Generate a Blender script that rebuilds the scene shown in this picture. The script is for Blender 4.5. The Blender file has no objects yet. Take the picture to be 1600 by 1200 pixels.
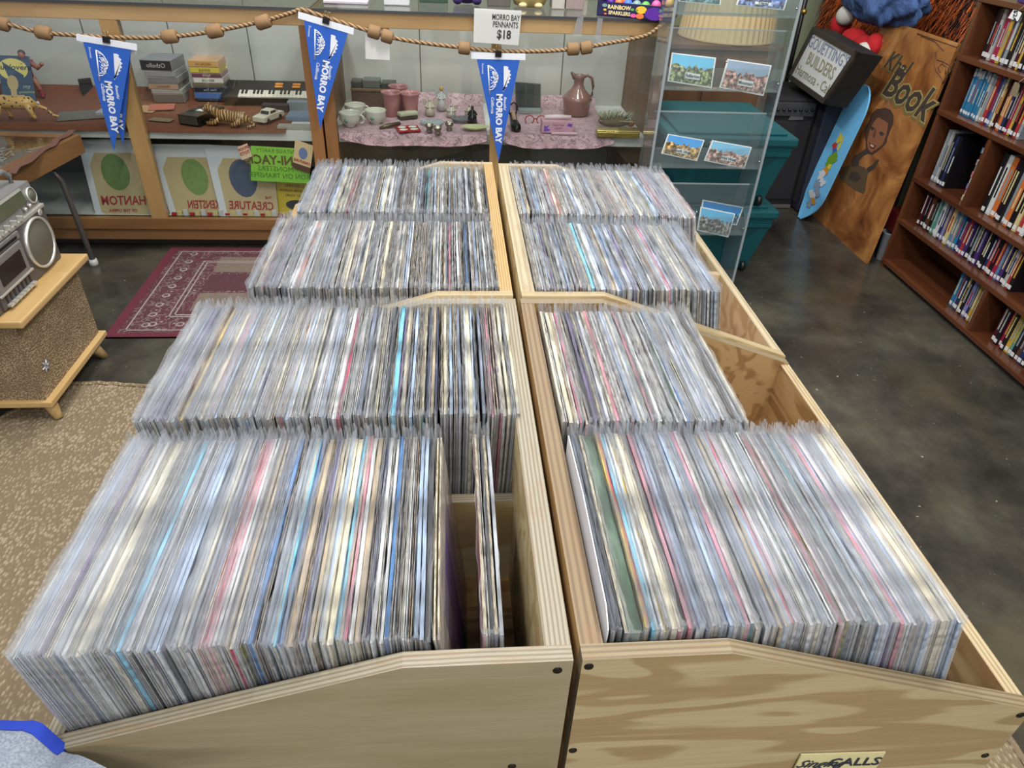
import bpy, bmesh, math, random
import numpy as np
from mathutils import Vector, Matrix, Euler
R = math.radians
rnd = random.Random(7)
SC = bpy.context.scene
COL = SC.collection

# ---------------------------------------------------------------- camera
CX = ((0.99649148, -0.07382456, 0.03942934), (-0.01069197, -0.57954095, -0.81487297), (0.08300856, 0.8115924, -0.57829695))
CAMP = Vector((0.0, 0.0, 1.6))
cam_data = bpy.data.cameras.new('camera'); cam = bpy.data.objects.new('camera', cam_data); COL.objects.link(cam)
cam_data.sensor_width = 36.0; cam_data.lens = 36.0 * 1100 / 1600; cam_data.clip_start = 0.02; cam_data.clip_end = 60
_mw = Matrix.Identity(4)
for i in range(3):
    _mw[i][0] = CX[0][i]; _mw[i][1] = -CX[1][i]; _mw[i][2] = -CX[2][i]; _mw[i][3] = CAMP[i]
cam.matrix_world = _mw
SC.camera = cam

# ---------------------------------------------------------------- view, world, lamps
SC.view_settings.view_transform = 'Standard'; SC.view_settings.look = 'None'
SC.view_settings.exposure = 0.0; SC.view_settings.gamma = 1.0; SC.view_settings.use_curve_mapping = False
try:
    SC.cycles.transparent_max_bounces = 24; SC.cycles.max_bounces = 6; SC.cycles.diffuse_bounces = 3
    SC.cycles.caustics_reflective = False; SC.cycles.caustics_refractive = False
except Exception: pass
world = bpy.data.worlds.new('world'); SC.world = world; world.use_nodes = True
world.node_tree.nodes['Background'].inputs[0].default_value = (0.80, 0.88, 1.0, 1)
world.node_tree.nodes['Background'].inputs[1].default_value = 0.55
def tube_lamp(x, y, z, sx, sy, power, col=(1.0, 0.985, 0.965), rot=(0, 0, 0)):
    l = bpy.data.lights.new('ceiling_lamp', 'AREA'); l.shape = 'RECTANGLE'; l.size = sx; l.size_y = sy; l.energy = power; l.color = col
    o = bpy.data.objects.new('ceiling_lamp', l); o.location = (x, y, z); o.rotation_euler = rot; COL.objects.link(o); return o
tube_lamp(-0.5, 0.9, 3.0, 0.14, 1.2, 43)
tube_lamp(0.9, 0.7, 3.0, 0.14, 1.2, 37)
tube_lamp(-0.9, 2.9, 3.0, 0.14, 1.2, 46)
tube_lamp(0.6, 2.9, 3.0, 0.14, 1.2, 44)
tube_lamp(2.0, 2.4, 3.0, 0.14, 1.2, 24)
tube_lamp(0.2, -1.2, 2.9, 1.6, 0.3, 50)
tube_lamp(-0.8, -3.6, 2.9, 1.6, 0.4, 75)
tube_lamp(1.4, -3.6, 2.9, 1.6, 0.4, 75)

# ---------------------------------------------------------------- pixel rays onto known planes (1600 x 1200 frame)
def _ray(px, py):
    c = (px - 800, py - 600, 1100.0)
    return Vector([sum(CX[r][i] * c[r] for r in range(3)) for i in range(3)])
def Pz(px, py, z): w = _ray(px, py); return CAMP + w * ((z - CAMP.z) / w.z)
def Py(px, py, y): w = _ray(px, py); return CAMP + w * (y / w.y)
def Px(px, py, x): w = _ray(px, py); return CAMP + w * (x / w.x)

# ---------------------------------------------------------------- materials
def lin(c):
    if max(c[:3]) > 1.001: c = [v / 255.0 for v in c]
    return tuple((v / 12.92 if v <= 0.04045 else ((v + 0.055) / 1.055) ** 2.4) for v in c[:3]) + (1.0,)
MATS = {}
class NT:
    def __init__(s, name):
        s.m = bpy.data.materials.new(name); s.m.use_nodes = True; s.t = s.m.node_tree
        s.b = s.t.nodes['Principled BSDF']; s.out = s.t.nodes['Material Output']
    def n(s, typ, **kw):
        nd = s.t.nodes.new(typ)
        for k, v in kw.items():
            if k[0] == '_': setattr(nd, k[1:], v)
            else: nd.inputs[k.replace('__', ' ')].default_value = v
        return nd
    def l(s, a, b): s.t.links.new(a, b)
    def coords(s, scale=(1, 1, 1), rot=(0, 0, 0)):
        tc = s.n('ShaderNodeTexCoord'); mp = s.n('ShaderNodeMapping'); mp.inputs['Scale'].default_value = scale; mp.inputs['Rotation'].default_value = rot
        s.l(tc.outputs['Object'], mp.inputs['Vector']); return mp.outputs[0]
    def ramp(s, fac, stops, interp='LINEAR'):
        r = s.n('ShaderNodeValToRGB'); r.color_ramp.interpolation = interp; e = r.color_ramp.elements
        while len(e) < len(stops): e.new(0.5)
        for i, (p, c) in enumerate(stops): e[i].position = p; e[i].color = lin(c)
        s.l(fac, r.inputs[0]); return r.outputs[0]
    def bump(s, h, strength=0.3, dist=0.002):
        b = s.n('ShaderNodeBump'); b.inputs['Strength'].default_value = strength; b.inputs['Distance'].default_value = dist
        s.l(h, b.inputs['Height']); s.l(b.outputs[0], s.b.inputs['Normal'])
def mat(name, col, rough=0.6, metal=0.0, var=0.0, scale=30.0, bump=0.0, spec=None, coat=0.0):
    if name in MATS: return MATS[name]
    t = NT(name); t.b.inputs['Base Color'].default_value = lin(col); t.b.inputs['Roughness'].default_value = rough; t.b.inputs['Metallic'].default_value = metal
    if spec is not None: t.b.inputs['Specular IOR Level'].default_value = spec
    if coat: t.b.inputs['Coat Weight'].default_value = coat; t.b.inputs['Coat Roughness'].default_value = 0.08
    if var or bump:
        nz = t.n('ShaderNodeTexNoise', Scale=scale, Detail=4.0); t.l(t.coords(), nz.inputs['Vector'])
        if var:
            c = lin(col)
            mx = t.n('ShaderNodeMix', _data_type='RGBA', _blend_type='MIX')
            mx.inputs[6].default_value = tuple(max(0, v * (1 - var)) for v in c[:3]) + (1,)
            mx.inputs[7].default_value = tuple(min(1, v * (1 + var)) for v in c[:3]) + (1,)
            t.l(nz.outputs[0], mx.inputs[0]); t.l(mx.outputs[2], t.b.inputs['Base Color'])
        if bump: t.bump(nz.outputs[0], bump)
    MATS[name] = t.m; return t.m
def wood(name, c1, c2, axis='x', rough=0.45, freq=14.0, coat=0.0, detail=6.0):
    if name in MATS: return MATS[name]
    t = NT(name); sc = {'x': (1.2, freq, freq), 'y': (freq, 1.2, freq), 'z': (freq, freq, 1.2)}[axis]
    nz = t.n('ShaderNodeTexNoise', Scale=1.0, Detail=detail, Roughness=0.62, Distortion=0.5); t.l(t.coords(sc), nz.inputs['Vector'])
    t.l(t.ramp(nz.outputs[0], [(0.3, c2), (0.7, c1)]), t.b.inputs['Base Color'])
    t.b.inputs['Roughness'].default_value = rough; t.bump(nz.outputs[0], 0.12, 0.001)
    if coat: t.b.inputs['Coat Weight'].default_value = coat; t.b.inputs['Coat Roughness'].default_value = 0.15
    MATS[name] = t.m; return t.m
def plyface(name, c1, c2, axis='x', bands=7.0, sharp=0.12, stretch=6.0, seed=0.0, rough=0.5, base=1.6):
    """rotary cut veneer: cathedral bands = iso lines of a stretched soft noise"""
    if name in MATS: return MATS[name]
    t = NT(name)
    sc = {'x': (base, base * stretch, base * stretch), 'y': (base * stretch, base, base * stretch), 'z': (base * stretch, base * stretch, base)}[axis]
    v = t.coords(sc); ad = t.n('ShaderNodeVectorMath', _operation='ADD'); ad.inputs[1].default_value = (seed, seed * 0.7, seed * 1.3); t.l(v, ad.inputs[0])
    nz = t.n('ShaderNodeTexNoise', Scale=1.0, Detail=2.6, Roughness=0.48, Distortion=0.35); t.l(ad.outputs[0], nz.inputs['Vector'])
    mu = t.n('ShaderNodeMath', _operation='MULTIPLY'); mu.inputs[1].default_value = bands; t.l(nz.outputs[0], mu.inputs[0])
    fr = t.n('ShaderNodeMath', _operation='FRACT'); t.l(mu.outputs[0], fr.inputs[0])
    mid = tuple((a + b) / 2 for a, b in zip(c1, c2))
    base_c = t.ramp(fr.outputs[0], [(0.0, c1), (0.42, c1), (0.42 + sharp, c2), (0.85, c2), (0.99, c1)])
    fi = t.n('ShaderNodeTexNoise', Scale=1.0, Detail=5.0, Roughness=0.7); fs = {'x': (8, 220, 220), 'y': (220, 8, 220), 'z': (220, 220, 8)}[axis]
    t.l(t.coords(fs), fi.inputs['Vector'])
    mx = t.n('ShaderNodeMix', _data_type='RGBA', _blend_type='MULTIPLY'); mx.inputs[0].default_value = 0.35
    t.l(base_c, mx.inputs[6]); t.l(t.ramp(fi.outputs[0], [(0.35, (205, 200, 190)), (0.65, (255, 255, 255))]), mx.inputs[7]); t.l(mx.outputs[2], t.b.inputs['Base Color'])
    t.b.inputs['Roughness'].default_value = rough; t.bump(fi.outputs[0], 0.1, 0.0006)
    MATS[name] = t.m; return t.m
def plyedge(name, c1, c2, across='y', pitch=0.0052, dark=(120, 85, 50)):
    """cut edge of plywood: thin plies running along the board"""
    if name in MATS: return MATS[name]
    c1 = tuple(v * .90 for v in c1); c2 = tuple(v * .88 for v in c2)
    t = NT(name); a = t.coords(); sp = t.n('ShaderNodeSeparateXYZ'); t.l(a, sp.inputs[0])
    along = {'y': (3, 90, 3), 'x': (90, 3, 3)}[across]
    nz = t.n('ShaderNodeTexNoise', Scale=2.0, Detail=3.0); t.l(t.coords((2.5, 2.5, 2.5)), nz.inputs['Vector'])
    m1 = t.n('ShaderNodeMath', _operation='MULTIPLY_ADD'); m1.inputs[1].default_value = 0.004; t.l(nz.outputs[0], m1.inputs[0]); t.l(sp.outputs[{'x': 0, 'y': 1}[across]], m1.inputs[2])
    m2 = t.n('ShaderNodeMath', _operation='MULTIPLY'); m2.inputs[1].default_value = 2 * math.pi / pitch; t.l(m1.outputs[0], m2.inputs[0])
    m3 = t.n('ShaderNodeMath', _operation='SINE'); t.l(m2.outputs[0], m3.inputs[0])
    m4 = t.n('ShaderNodeMath', _operation='MULTIPLY_ADD'); m4.inputs[1].default_value = 0.5; m4.inputs[2].default_value = 0.5; t.l(m3.outputs[0], m4.inputs[0])
    col = t.ramp(m4.outputs[0], [(0.05, tuple(a * .45 + b * .55 for a, b in zip(c1, c2))), (0.7, c1)])
    n2 = t.n('ShaderNodeTexNoise', Scale=1.0, Detail=5.0, Roughness=0.65); t.l(t.coords({'y': (14, 160, 14), 'x': (160, 14, 14)}[across]), n2.inputs['Vector'])
    mx = t.n('ShaderNodeMix', _data_type='RGBA', _blend_type='MIX'); t.l(t.ramp(n2.outputs[0], [(0.50, (0, 0, 0)), (0.72, (190, 190, 190))]), mx.inputs[0])
    t.l(col, mx.inputs[6]); mx.inputs[7].default_value = lin(dark); t.l(mx.outputs[2], t.b.inputs['Base Color'])
    t.b.inputs['Roughness'].default_value = 0.6; t.bump(n2.outputs[0], 0.4, 0.0012)
    MATS[name] = t.m; return t.m
def clear(name, tint=(255, 255, 255), gloss=0.08, rough=0.05, haze=0.0, hazecol=(220, 225, 230)):
    """clear pane: transparent with a fresnel reflection and, if worn, a little haze"""
    if name in MATS: return MATS[name]
    t = NT(name); t.t.nodes.remove(t.b)
    tr = t.n('ShaderNodeBsdfTransparent'); tr.inputs[0].default_value = lin(tint)
    gl = t.n('ShaderNodeBsdfGlossy'); gl.inputs['Roughness'].default_value = rough
    lw = t.n('ShaderNodeLayerWeight'); pw = t.n('ShaderNodeMath', _operation='POWER'); pw.inputs[1].default_value = 4.0; t.l(lw.outputs['Facing'], pw.inputs[0]); fr = t.n('ShaderNodeMath', _operation='MULTIPLY_ADD'); fr.inputs[1].default_value = 0.8; fr.inputs[2].default_value = 0.04; t.l(pw.outputs[0], fr.inputs[0])
    mx = t.n('ShaderNodeMixShader'); t.l(fr.outputs[0], mx.inputs[0]); t.l(tr.outputs[0], mx.inputs[1]); t.l(gl.outputs[0], mx.inputs[2]); last = mx
    if haze:
        df = t.n('ShaderNodeBsdfDiffuse'); df.inputs[0].default_value = lin(hazecol)
        m2 = t.n('ShaderNodeMixShader'); m2.inputs[0].default_value = haze; t.l(last.outputs[0], m2.inputs[1]); t.l(df.outputs[0], m2.inputs[2]); last = m2
    t.l(last.outputs[0], t.out.inputs[0]); MATS[name] = t.m; return t.m

# ---------------------------------------------------------------- mesh builder (world coordinates, shifted to the parent's origin when linked)
class MB:
    def __init__(s): s.v = []; s.f = []; s.mi = []; s.sm = []; s.M = Matrix.Identity(4)
    def add(s, vs, fs, mi=0, smooth=False):
        o = len(s.v); M = s.M
        s.v += [tuple(M @ Vector(p)) for p in vs]; s.f += [tuple(i + o for i in f) for f in fs]
        s.mi += [mi] * len(fs) if isinstance(mi, int) else list(mi); s.sm += [smooth] * len(fs); return s
    def box(s, a, b, mi=0, bev=0.0):
        x0, y0, z0 = [min(a[i], b[i]) for i in range(3)]; x1, y1, z1 = [max(a[i], b[i]) for i in range(3)]
        if bev <= 0 or min(x1 - x0, y1 - y0, z1 - z0) < 2.2 * bev:
            return s.add([(x0, y0, z0), (x1, y0, z0), (x1, y1, z0), (x0, y1, z0), (x0, y0, z1), (x1, y0, z1), (x1, y1, z1), (x0, y1, z1)],
                         [(0, 3, 2, 1), (4, 5, 6, 7), (0, 1, 5, 4), (1, 2, 6, 5), (2, 3, 7, 6), (3, 0, 4, 7)], mi)
        bm = bmesh.new(); bmesh.ops.create_cube(bm, size=1.0)
        for v in bm.verts: v.co = Vector(((v.co.x + .5) * (x1 - x0) + x0, (v.co.y + .5) * (y1 - y0) + y0, (v.co.z + .5) * (z1 - z0) + z0))
        bmesh.ops.bevel(bm, geom=list(bm.edges), offset=bev, segments=2, profile=0.6, affect='EDGES')
        bm.verts.index_update(); s.add([tuple(v.co) for v in bm.verts], [tuple(v.index for v in f.verts) for f in bm.faces], mi); bm.free(); return s
    def prism(s, pts, axis, a, b, mi=0, rim=None):
        """polygon pts (2d) extruded along axis from a to b; rim = material of the cut edges"""
        n = len(pts); mk = {'y': lambda p, t: (p[0], t, p[1]), 'x': lambda p, t: (t, p[0], p[1]), 'z': lambda p, t: (p[0], p[1], t)}[axis]
        vs = [mk(p, a) for p in pts] + [mk(p, b) for p in pts]
        fs = [tuple(range(n)), tuple(range(2 * n - 1, n - 1, -1))] + [(i, i + n, (i + 1) % n + n, (i + 1) % n) for i in range(n)]
        return s.add(vs, fs, [mi, mi] + [mi if rim is None else rim] * n)
    def lathe(s, prof, c=(0, 0, 0), seg=20, mi=0, sx=1.0, sy=1.0, cap=True):
        vs = []; fs = []; n = len(prof)
        for r, z in prof:
            for k in range(seg): a = 2 * math.pi * k / seg; vs.append((c[0] + r * sx * math.cos(a), c[1] + r * sy * math.sin(a), c[2] + z))
        for i in range(n - 1):
            for k in range(seg): k2 = (k + 1) % seg; fs.append((i * seg + k, i * seg + k2, (i + 1) * seg + k2, (i + 1) * seg + k))
        if cap: fs.append(tuple(range(seg - 1, -1, -1))); fs.append(tuple((n - 1) * seg + k for k in range(seg)))
        return s.add(vs, fs, mi, True)
    def tube(s, pts, r, seg=8, mi=0, closed=False):
        pts = [Vector(p) for p in pts]; n = len(pts); vs = []; fs = []; rr = r if isinstance(r, (list, tuple)) else [r] * n
        up = Vector((0, 0, 1))
        for i in range(n):
            d = (pts[min(i + 1, n - 1)] - pts[max(i - 1, 0)]); d = d.normalized() if d.length > 1e-9 else Vector((0, 0, 1))
            a = d.cross(up); a = a if a.length > 1e-3 else d.cross(Vector((1, 0, 0))); a.normalize(); b = a.cross(d).normalized()
            for k in range(seg): t = 2 * math.pi * k / seg; vs.append(tuple(pts[i] + (a * math.cos(t) + b * math.sin(t)) * rr[i]))
        for i in range(n - 1):
            for k in range(seg): k2 = (k + 1) % seg; fs.append((i * seg + k, i * seg + k2, (i + 1) * seg + k2, (i + 1) * seg + k))
        fs.append(tuple(range(seg - 1, -1, -1))); fs.append(tuple((n - 1) * seg + k for k in range(seg)))
        return s.add(vs, fs, mi, True)
    def ball(s, c, r, seg=14, rings=8, mi=0):
        r = r if isinstance(r, (list, tuple)) else (r, r, r)
        vs = [(c[0], c[1], c[2] - r[2])]; fs = []
        for i in range(1, rings):
            t = math.pi * i / rings
            for k in range(seg): a = 2 * math.pi * k / seg; vs.append((c[0] + r[0] * math.sin(t) * math.cos(a), c[1] + r[1] * math.sin(t) * math.sin(a), c[2] - r[2] * math.cos(t)))
        vs.append((c[0], c[1], c[2] + r[2])); top = len(vs) - 1
        for k in range(seg): fs.append((0, 1 + (k + 1) % seg, 1 + k)); fs.append((top, 1 + (rings - 2) * seg + k, 1 + (rings - 2) * seg + (k + 1) % seg))
        for i in range(rings - 2):
            for k in range(seg): k2 = (k + 1) % seg; fs.append((1 + i * seg + k, 1 + i * seg + k2, 1 + (i + 1) * seg + k2, 1 + (i + 1) * seg + k))
        return s.add(vs, fs, mi, True)
    def grid(s, fn, nu, nv, mi=0, thick=None, smooth=True):
        vs = [tuple(fn(i / nu, j / nv)) for j in range(nv + 1) for i in range(nu + 1)]; w = nu + 1
        fs = [(j * w + i, j * w + i + 1, (j + 1) * w + i + 1, (j + 1) * w + i) for j in range(nv) for i in range(nu)]
        s.add(vs, fs, mi, smooth)
        if thick is not None:
            t = Vector(thick); vs2 = [tuple(Vector(p) + t) for p in vs]; s.add(vs2, [tuple(reversed(f)) for f in fs], mi, smooth)
            # rim
            ring = [i for i in range(w)] + [j * w + nu for j in range(1, nv + 1)] + [nv * w + i for i in range(nu - 1, -1, -1)] + [j * w for j in range(nv - 1, 0, -1)]
            k = len(ring); s.add([vs[i] for i in ring] + [vs2[i] for i in ring], [(i, (i + 1) % k, (i + 1) % k + k, i + k) for i in range(k)], mi, smooth)
        return s
    def text(s, txt, M, size=0.02, mi=0, depth=0.0006, bold=0.0, shear=0.0, align='CENTER', space=1.0, sx=1.0):
        cu = bpy.data.curves.new('t', 'FONT'); cu.body = txt; cu.size = size; cu.extrude = depth / 2; cu.offset = bold * size; cu.shear = shear
        cu.align_x = align; cu.align_y = 'CENTER'; cu.space_character = space; cu.resolution_u = 2
        ob = bpy.data.objects.new('t', cu); COL.objects.link(ob)
        me = bpy.data.meshes.new_from_object(ob.evaluated_get(bpy.context.evaluated_depsgraph_get()))
        S = Matrix.Diagonal((sx, 1, 1, 1))
        s.add([tuple(M @ S @ v.co) for v in me.vertices], [tuple(p.vertices) for p in me.polygons], mi)
        bpy.data.objects.remove(ob); bpy.data.curves.remove(cu); bpy.data.meshes.remove(me); return s
    def mesh(s, name, mats, origin):
        me = bpy.data.meshes.new(name); ox, oy, oz = origin
        me.from_pydata([(x - ox, y - oy, z - oz) for x, y, z in s.v], [], s.f)
        for m in (mats if isinstance(mats, (list, tuple)) else [mats]): me.materials.append(m)
        me.polygons.foreach_set('material_index', s.mi); me.polygons.foreach_set('use_smooth', s.sm); me.update(); return me
ORIG = {}
def tagp(o, label=None, cat=None, group=None, kind=None):
    if label: o['label'] = label
    if cat: o['category'] = cat
    if group: o['group'] = group
    if kind: o['kind'] = kind
    return o
def thing(name, label, cat, base, group=None, kind=None):
    o = bpy.data.objects.new(name, None); o.empty_display_size = 0.05; COL.objects.link(o); o.location = base; ORIG[o.name] = Vector(base)
    return tagp(o, label, cat, group, kind)
def part(mb, name, mats, parent, label=None):
    org = ORIG[parent.name]; o = bpy.data.objects.new(name, mb.mesh(name, mats, org)); COL.objects.link(o); o.parent = parent; ORIG[o.name] = org
    return tagp(o, label)
def single(mb, name, mats, label, cat, base=None, group=None, kind=None):
    if base is None:
        a = np.array(mb.v); base = ((a[:, 0].min() + a[:, 0].max()) / 2, (a[:, 1].min() + a[:, 1].max()) / 2, a[:, 2].min())
    o = bpy.data.objects.new(name, mb.mesh(name, mats, base)); COL.objects.link(o); o.location = base; ORIG[o.name] = Vector(base)
    return tagp(o, label, cat, group, kind)
def frame(o, ex, ez):
    """matrix with local x along ex, local y along ez (for text), at o"""
    ex = Vector(ex).normalized(); ez = Vector(ez); ez = (ez - ez.dot(ex) * ex).normalized(); n = ex.cross(ez)
    M = Matrix.Identity(4)
    for i in range(3): M[i][0] = ex[i]; M[i][1] = ez[i]; M[i][2] = n[i]; M[i][3] = o[i]
    return M
# ================================================================ THE ROOM
def concrete():
    t = NT('concrete'); v = t.coords()
    a = t.n('ShaderNodeTexNoise', Scale=2.2, Detail=7.0, Roughness=0.66, Distortion=0.15); t.l(v, a.inputs['Vector'])
    c = t.ramp(a.outputs[0], [(0.30, (36, 35, 33)), (0.46, (55, 52, 47)), (0.6, (71, 68, 59)), (0.76, (94, 89, 74))])
    b = t.n('ShaderNodeTexNoise', Scale=34.0, Detail=3.0, Roughness=0.6); t.l(v, b.inputs['Vector'])
    mx = t.n('ShaderNodeMix', _data_type='RGBA', _blend_type='MIX'); t.l(t.ramp(b.outputs[0], [(0.70, (0, 0, 0)), (0.745, (235, 235, 235))]), mx.inputs[0])
    t.l(c, mx.inputs[6]); mx.inputs[7].default_value = lin((165, 160, 140)); 
    w = t.n('ShaderNodeTexNoise', Scale=2.0, Detail=5.0, Distortion=0.6); t.l(t.coords((1, 1, 1), (0, 0, 0.6)), w.inputs['Vector'])
    m2 = t.n('ShaderNodeMix', _data_type='RGBA', _blend_type='MIX'); t.l(t.ramp(w.outputs[0], [(0.50, (0, 0, 0)), (0.68, (165, 165, 165))]), m2.inputs[0])
    t.l(mx.outputs[2], m2.inputs[6]); m2.inputs[7].default_value = lin((92, 84, 56)); t.l(m2.outputs[2], t.b.inputs['Base Color'])
    r = t.ramp(a.outputs[0], [(0.3, (95, 95, 95)), (0.7, (150, 150, 150))]); t.l(r, t.b.inputs['Roughness']); t.bump(b.outputs[0], 0.08); return t.m
GREEN = mat('sage_green_paint', (140, 146, 118), 0.75, var=0.08, scale=5, bump=0.05)
single(MB().box((-4, -2, -0.05), (4.2, 6, 0)), 'floor', concrete(), None, None, (0, 0, 0), kind='structure')
single(MB().box((2.65, -2, 0), (2.75, 6, 3.05)), 'wall_right', GREEN, None, None, (2.65, 0, 0), kind='structure')
single(MB().box((-4, 5.6, 0), (2.65, 5.7, 3.05)), 'wall_back', GREEN, None, None, (0, 5.6, 0), kind='structure')

def woven(name, c1, c2, sc=1.0, bands=True, gap=0.018):
    t = NT(name); v = t.coords((sc, sc, sc))
    a = t.n('ShaderNodeTexVoronoi', Scale=110.0); a.inputs['Randomness'].default_value = 0.9; t.l(t.coords((sc, sc * 0.55, sc)), a.inputs['Vector'])
    n = t.n('ShaderNodeTexNoise', Scale=9.0, Detail=4.0); t.l(v, n.inputs['Vector'])
    ad = t.n('ShaderNodeMath', _operation='MULTIPLY_ADD'); ad.inputs[1].default_value = 0.6; t.l(n.outputs[0], ad.inputs[0]); t.l(a.outputs['Distance'], ad.inputs[2])
    t.l(t.ramp(ad.outputs[0], [(0.40, c1), (0.85, c2)]), t.b.inputs['Base Color']); t.b.inputs['Roughness'].default_value = 0.95
    b = t.n('ShaderNodeBump'); b.invert = True; b.inputs['Strength'].default_value = 0.9; b.inputs['Distance'].default_value = 0.004; t.l(a.outputs['Distance'], b.inputs['Height']); t.l(b.outputs[0], t.b.inputs['Normal'])
    return t.m
JUTE = woven('jute_weave', (160, 144, 116), (116, 100, 76))
mb = MB()
jut = [(-3.0, -1.2), (1.10, -1.2), (1.30, 0.60), (1.295, 0.80), (-0.10, 1.95), (-1.137, 2.242), (-1.30, 2.262), (-1.458, 2.268), (-1.75, 1.75), (-3.0, 0.3)]
# braided edge cord follows the outline
mb.prism(jut, 'z', 0.0005, 0.009)
jr = thing('jute_rug', 'natural brown braided jute rug under the wooden record bins', 'rug', (0, 0, 0))
part(mb, 'rug_field', JUTE, jr)
e = MB(); pts = []
for i in range(len(jut)):
    a, b = Vector(jut[i] + (0.008,)), Vector(jut[(i + 1) % len(jut)] + (0.008,)); k = max(2, int((b - a).length / 0.03))
    for q in range(k): p = a.lerp(b, q / k); pts.append((p.x + rnd.uniform(-.004, .004), p.y + rnd.uniform(-.004, .004), 0.0095))
e.tube(pts + [pts[0]], 0.009, 6); part(e, 'braided_edge', JUTE, jr)

def persian():
    t = NT('persian_weave'); v = t.coords(); 
    n = t.n('ShaderNodeTexVoronoi', Scale=17.0, _feature='SMOOTH_F1'); n.inputs['Randomness'].default_value = 0.35; t.l(v, n.inputs['Vector'])
    n2 = t.n('ShaderNodeTexNoise', Scale=42.0, Detail=2.0, Distortion=1.5); t.l(v, n2.inputs['Vector'])
    ad = t.n('ShaderNodeMath', _operation='MULTIPLY_ADD'); ad.inputs[1].default_value = 0.55; t.l(n2.outputs[0], ad.inputs[0]); t.l(n.outputs['Distance'], ad.inputs[2])
    c = t.ramp(ad.outputs[0], [(0.30, (128, 116, 110)), (0.40, (74, 36, 42)), (0.55, (84, 38, 46)), (0.60, (116, 100, 96)), (0.66, (66, 32, 40)), (0.9, (96, 50, 56))])
    t.l(c, t.b.inputs['Base Color']); t.b.inputs['Roughness'].default_value = 0.95; t.bump(n2.outputs[0], 0.3); return t.m
PERS = persian(); mred = mat('rug_red_edge', (88, 28, 42), 0.95, var=0.1); mgrey = mat('rug_line_grey', (140, 128, 124), 0.95)
mtan = mat('rug_tan_panel', (106, 92, 80), 0.95, var=0.25, scale=60); mdark = mat('rug_dark_panel', (74, 40, 46), 0.95, var=0.3, scale=50)
pr = thing('persian_rug', 'dark red patterned oriental rug in front of the display case', 'rug', (-0.9, 3.0, 0))
rx0, rx1, ry0, ry1 = -1.44, 0.10, 2.60, 3.48
part(MB().box((rx0, ry0, 0.0005), (rx1, ry1, 0.007)), 'rug_field', PERS, pr)
mb = MB()
for (a, b) in (((rx0, ry0), (rx1, ry0 + .028)), ((rx0, ry1 - .028), (rx1, ry1)), ((rx0, ry0 + .0281), (rx0 + .04, ry1 - .0281)), ((rx1 - .04, ry0 + .0281), (rx1, ry1 - .0281))): mb.box(a + (0.0005,), b + (0.0085,))
part(mb, 'red_border', mred, pr)
mb = MB()
for ins in (0.065, 0.205, 0.225):
    for (a, b) in (((rx0 + ins, ry0 + ins * .8), (rx1 - ins, ry0 + ins * .8 + .006)), ((rx0 + ins, ry0 + ins * .8), (rx0 + ins + .006, ry1 - ins * .8)), ((rx1 - ins - .006, ry0 + ins * .8), (rx1 - ins, ry1 - ins * .8)), ((rx0 + ins, ry1 - ins * .8), (rx1 - ins, ry1 - ins * .8 + .006))): mb.box(a + (0.006,), b + (0.0082,))
part(mb, 'grey_border_line', mgrey, pr)
mb = MB(); px = rx0 + 0.28; 
for iy in range(3):
    for ix in range(4):
        a = (px + ix * 0.26, ry0 + 0.22 + iy * 0.19); mb.box(a + (0.006,), (a[0] + 0.235, a[1] + 0.165, 0.0080), mi=(ix + iy) % 2)
part(mb, 'garden_panel', [mtan, mdark], pr)
for k in range(9):
    for xx in (rx0 + 0.135, rx1 - 0.135): part(MB().lathe([(0.020, 0.0062), (0.020, 0.0072), (0.012, 0.0074)], (xx, ry0 + 0.10 + k * 0.088, 0), 8, cap=False), 'border_rosette', mgrey, pr)
for k in range(12): part(MB().lathe([(0.020, 0.0062), (0.020, 0.0072), (0.012, 0.0074)], (rx0 + 0.16 + k * 0.115, ry0 + 0.105, 0), 8, cap=False), 'border_rosette', mgrey, pr)


# ================================================================ THE RECORD BINS
EY = dict(c1=(212, 196, 158), c2=(150, 122, 84))
edge_y = plyedge('ply_edge_pale', (150, 141, 119), (92, 82, 63), 'y'); edge_x = plyedge('ply_edge_pale_side', (152, 143, 122), (92, 82, 64), 'x')
edge_y2 = plyedge('ply_edge_warm', (140, 124, 94), (88, 72, 50), 'y', 0.0065); edge_x2 = plyedge('ply_edge_old', (134, 112, 80), (86, 67, 44), 'x', 0.0085)
edge_y3 = plyedge('ply_edge_new', (180, 161, 124), (130, 108, 74), 'y', 0.0065, (150, 120, 80)); edge_x3 = plyedge('ply_edge_yellow', (182, 148, 92), (128, 95, 52), 'x', 0.0050)
edge_x4 = plyedge('ply_edge_blond', (178, 164, 132), (140, 122, 92), 'x', 0.0130)
face_l = plyface('ply_face_grey_tan', (146, 135, 108), (136, 124, 96), 'x', 3.0, 0.3, 7, 3.1, 0.42)
face_r = plyface('ply_face_cathedral', (172, 155, 118), (150, 127, 90), 'x', 7.0, 0.07, 5.2, 8.2, 0.45, base=1.9)
face_i = plyface('ply_face_inside', (176, 142, 96), (140, 104, 64), 'x', 7.0, 0.1, 8, 1.7, 0.5)
face_iy = plyface('ply_face_inside_side', (170, 138, 94), (140, 106, 66), 'y', 6.0, 0.2, 7, 5.7, 0.5)
face_b = plyface('ply_face_blond', (206, 186, 142), (184, 158, 112), 'x', 4.0, 0.2, 7, 4.7, 0.5)
SCREW = mat('black_screw', (26, 24, 24), 0.35, 0.6)
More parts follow.
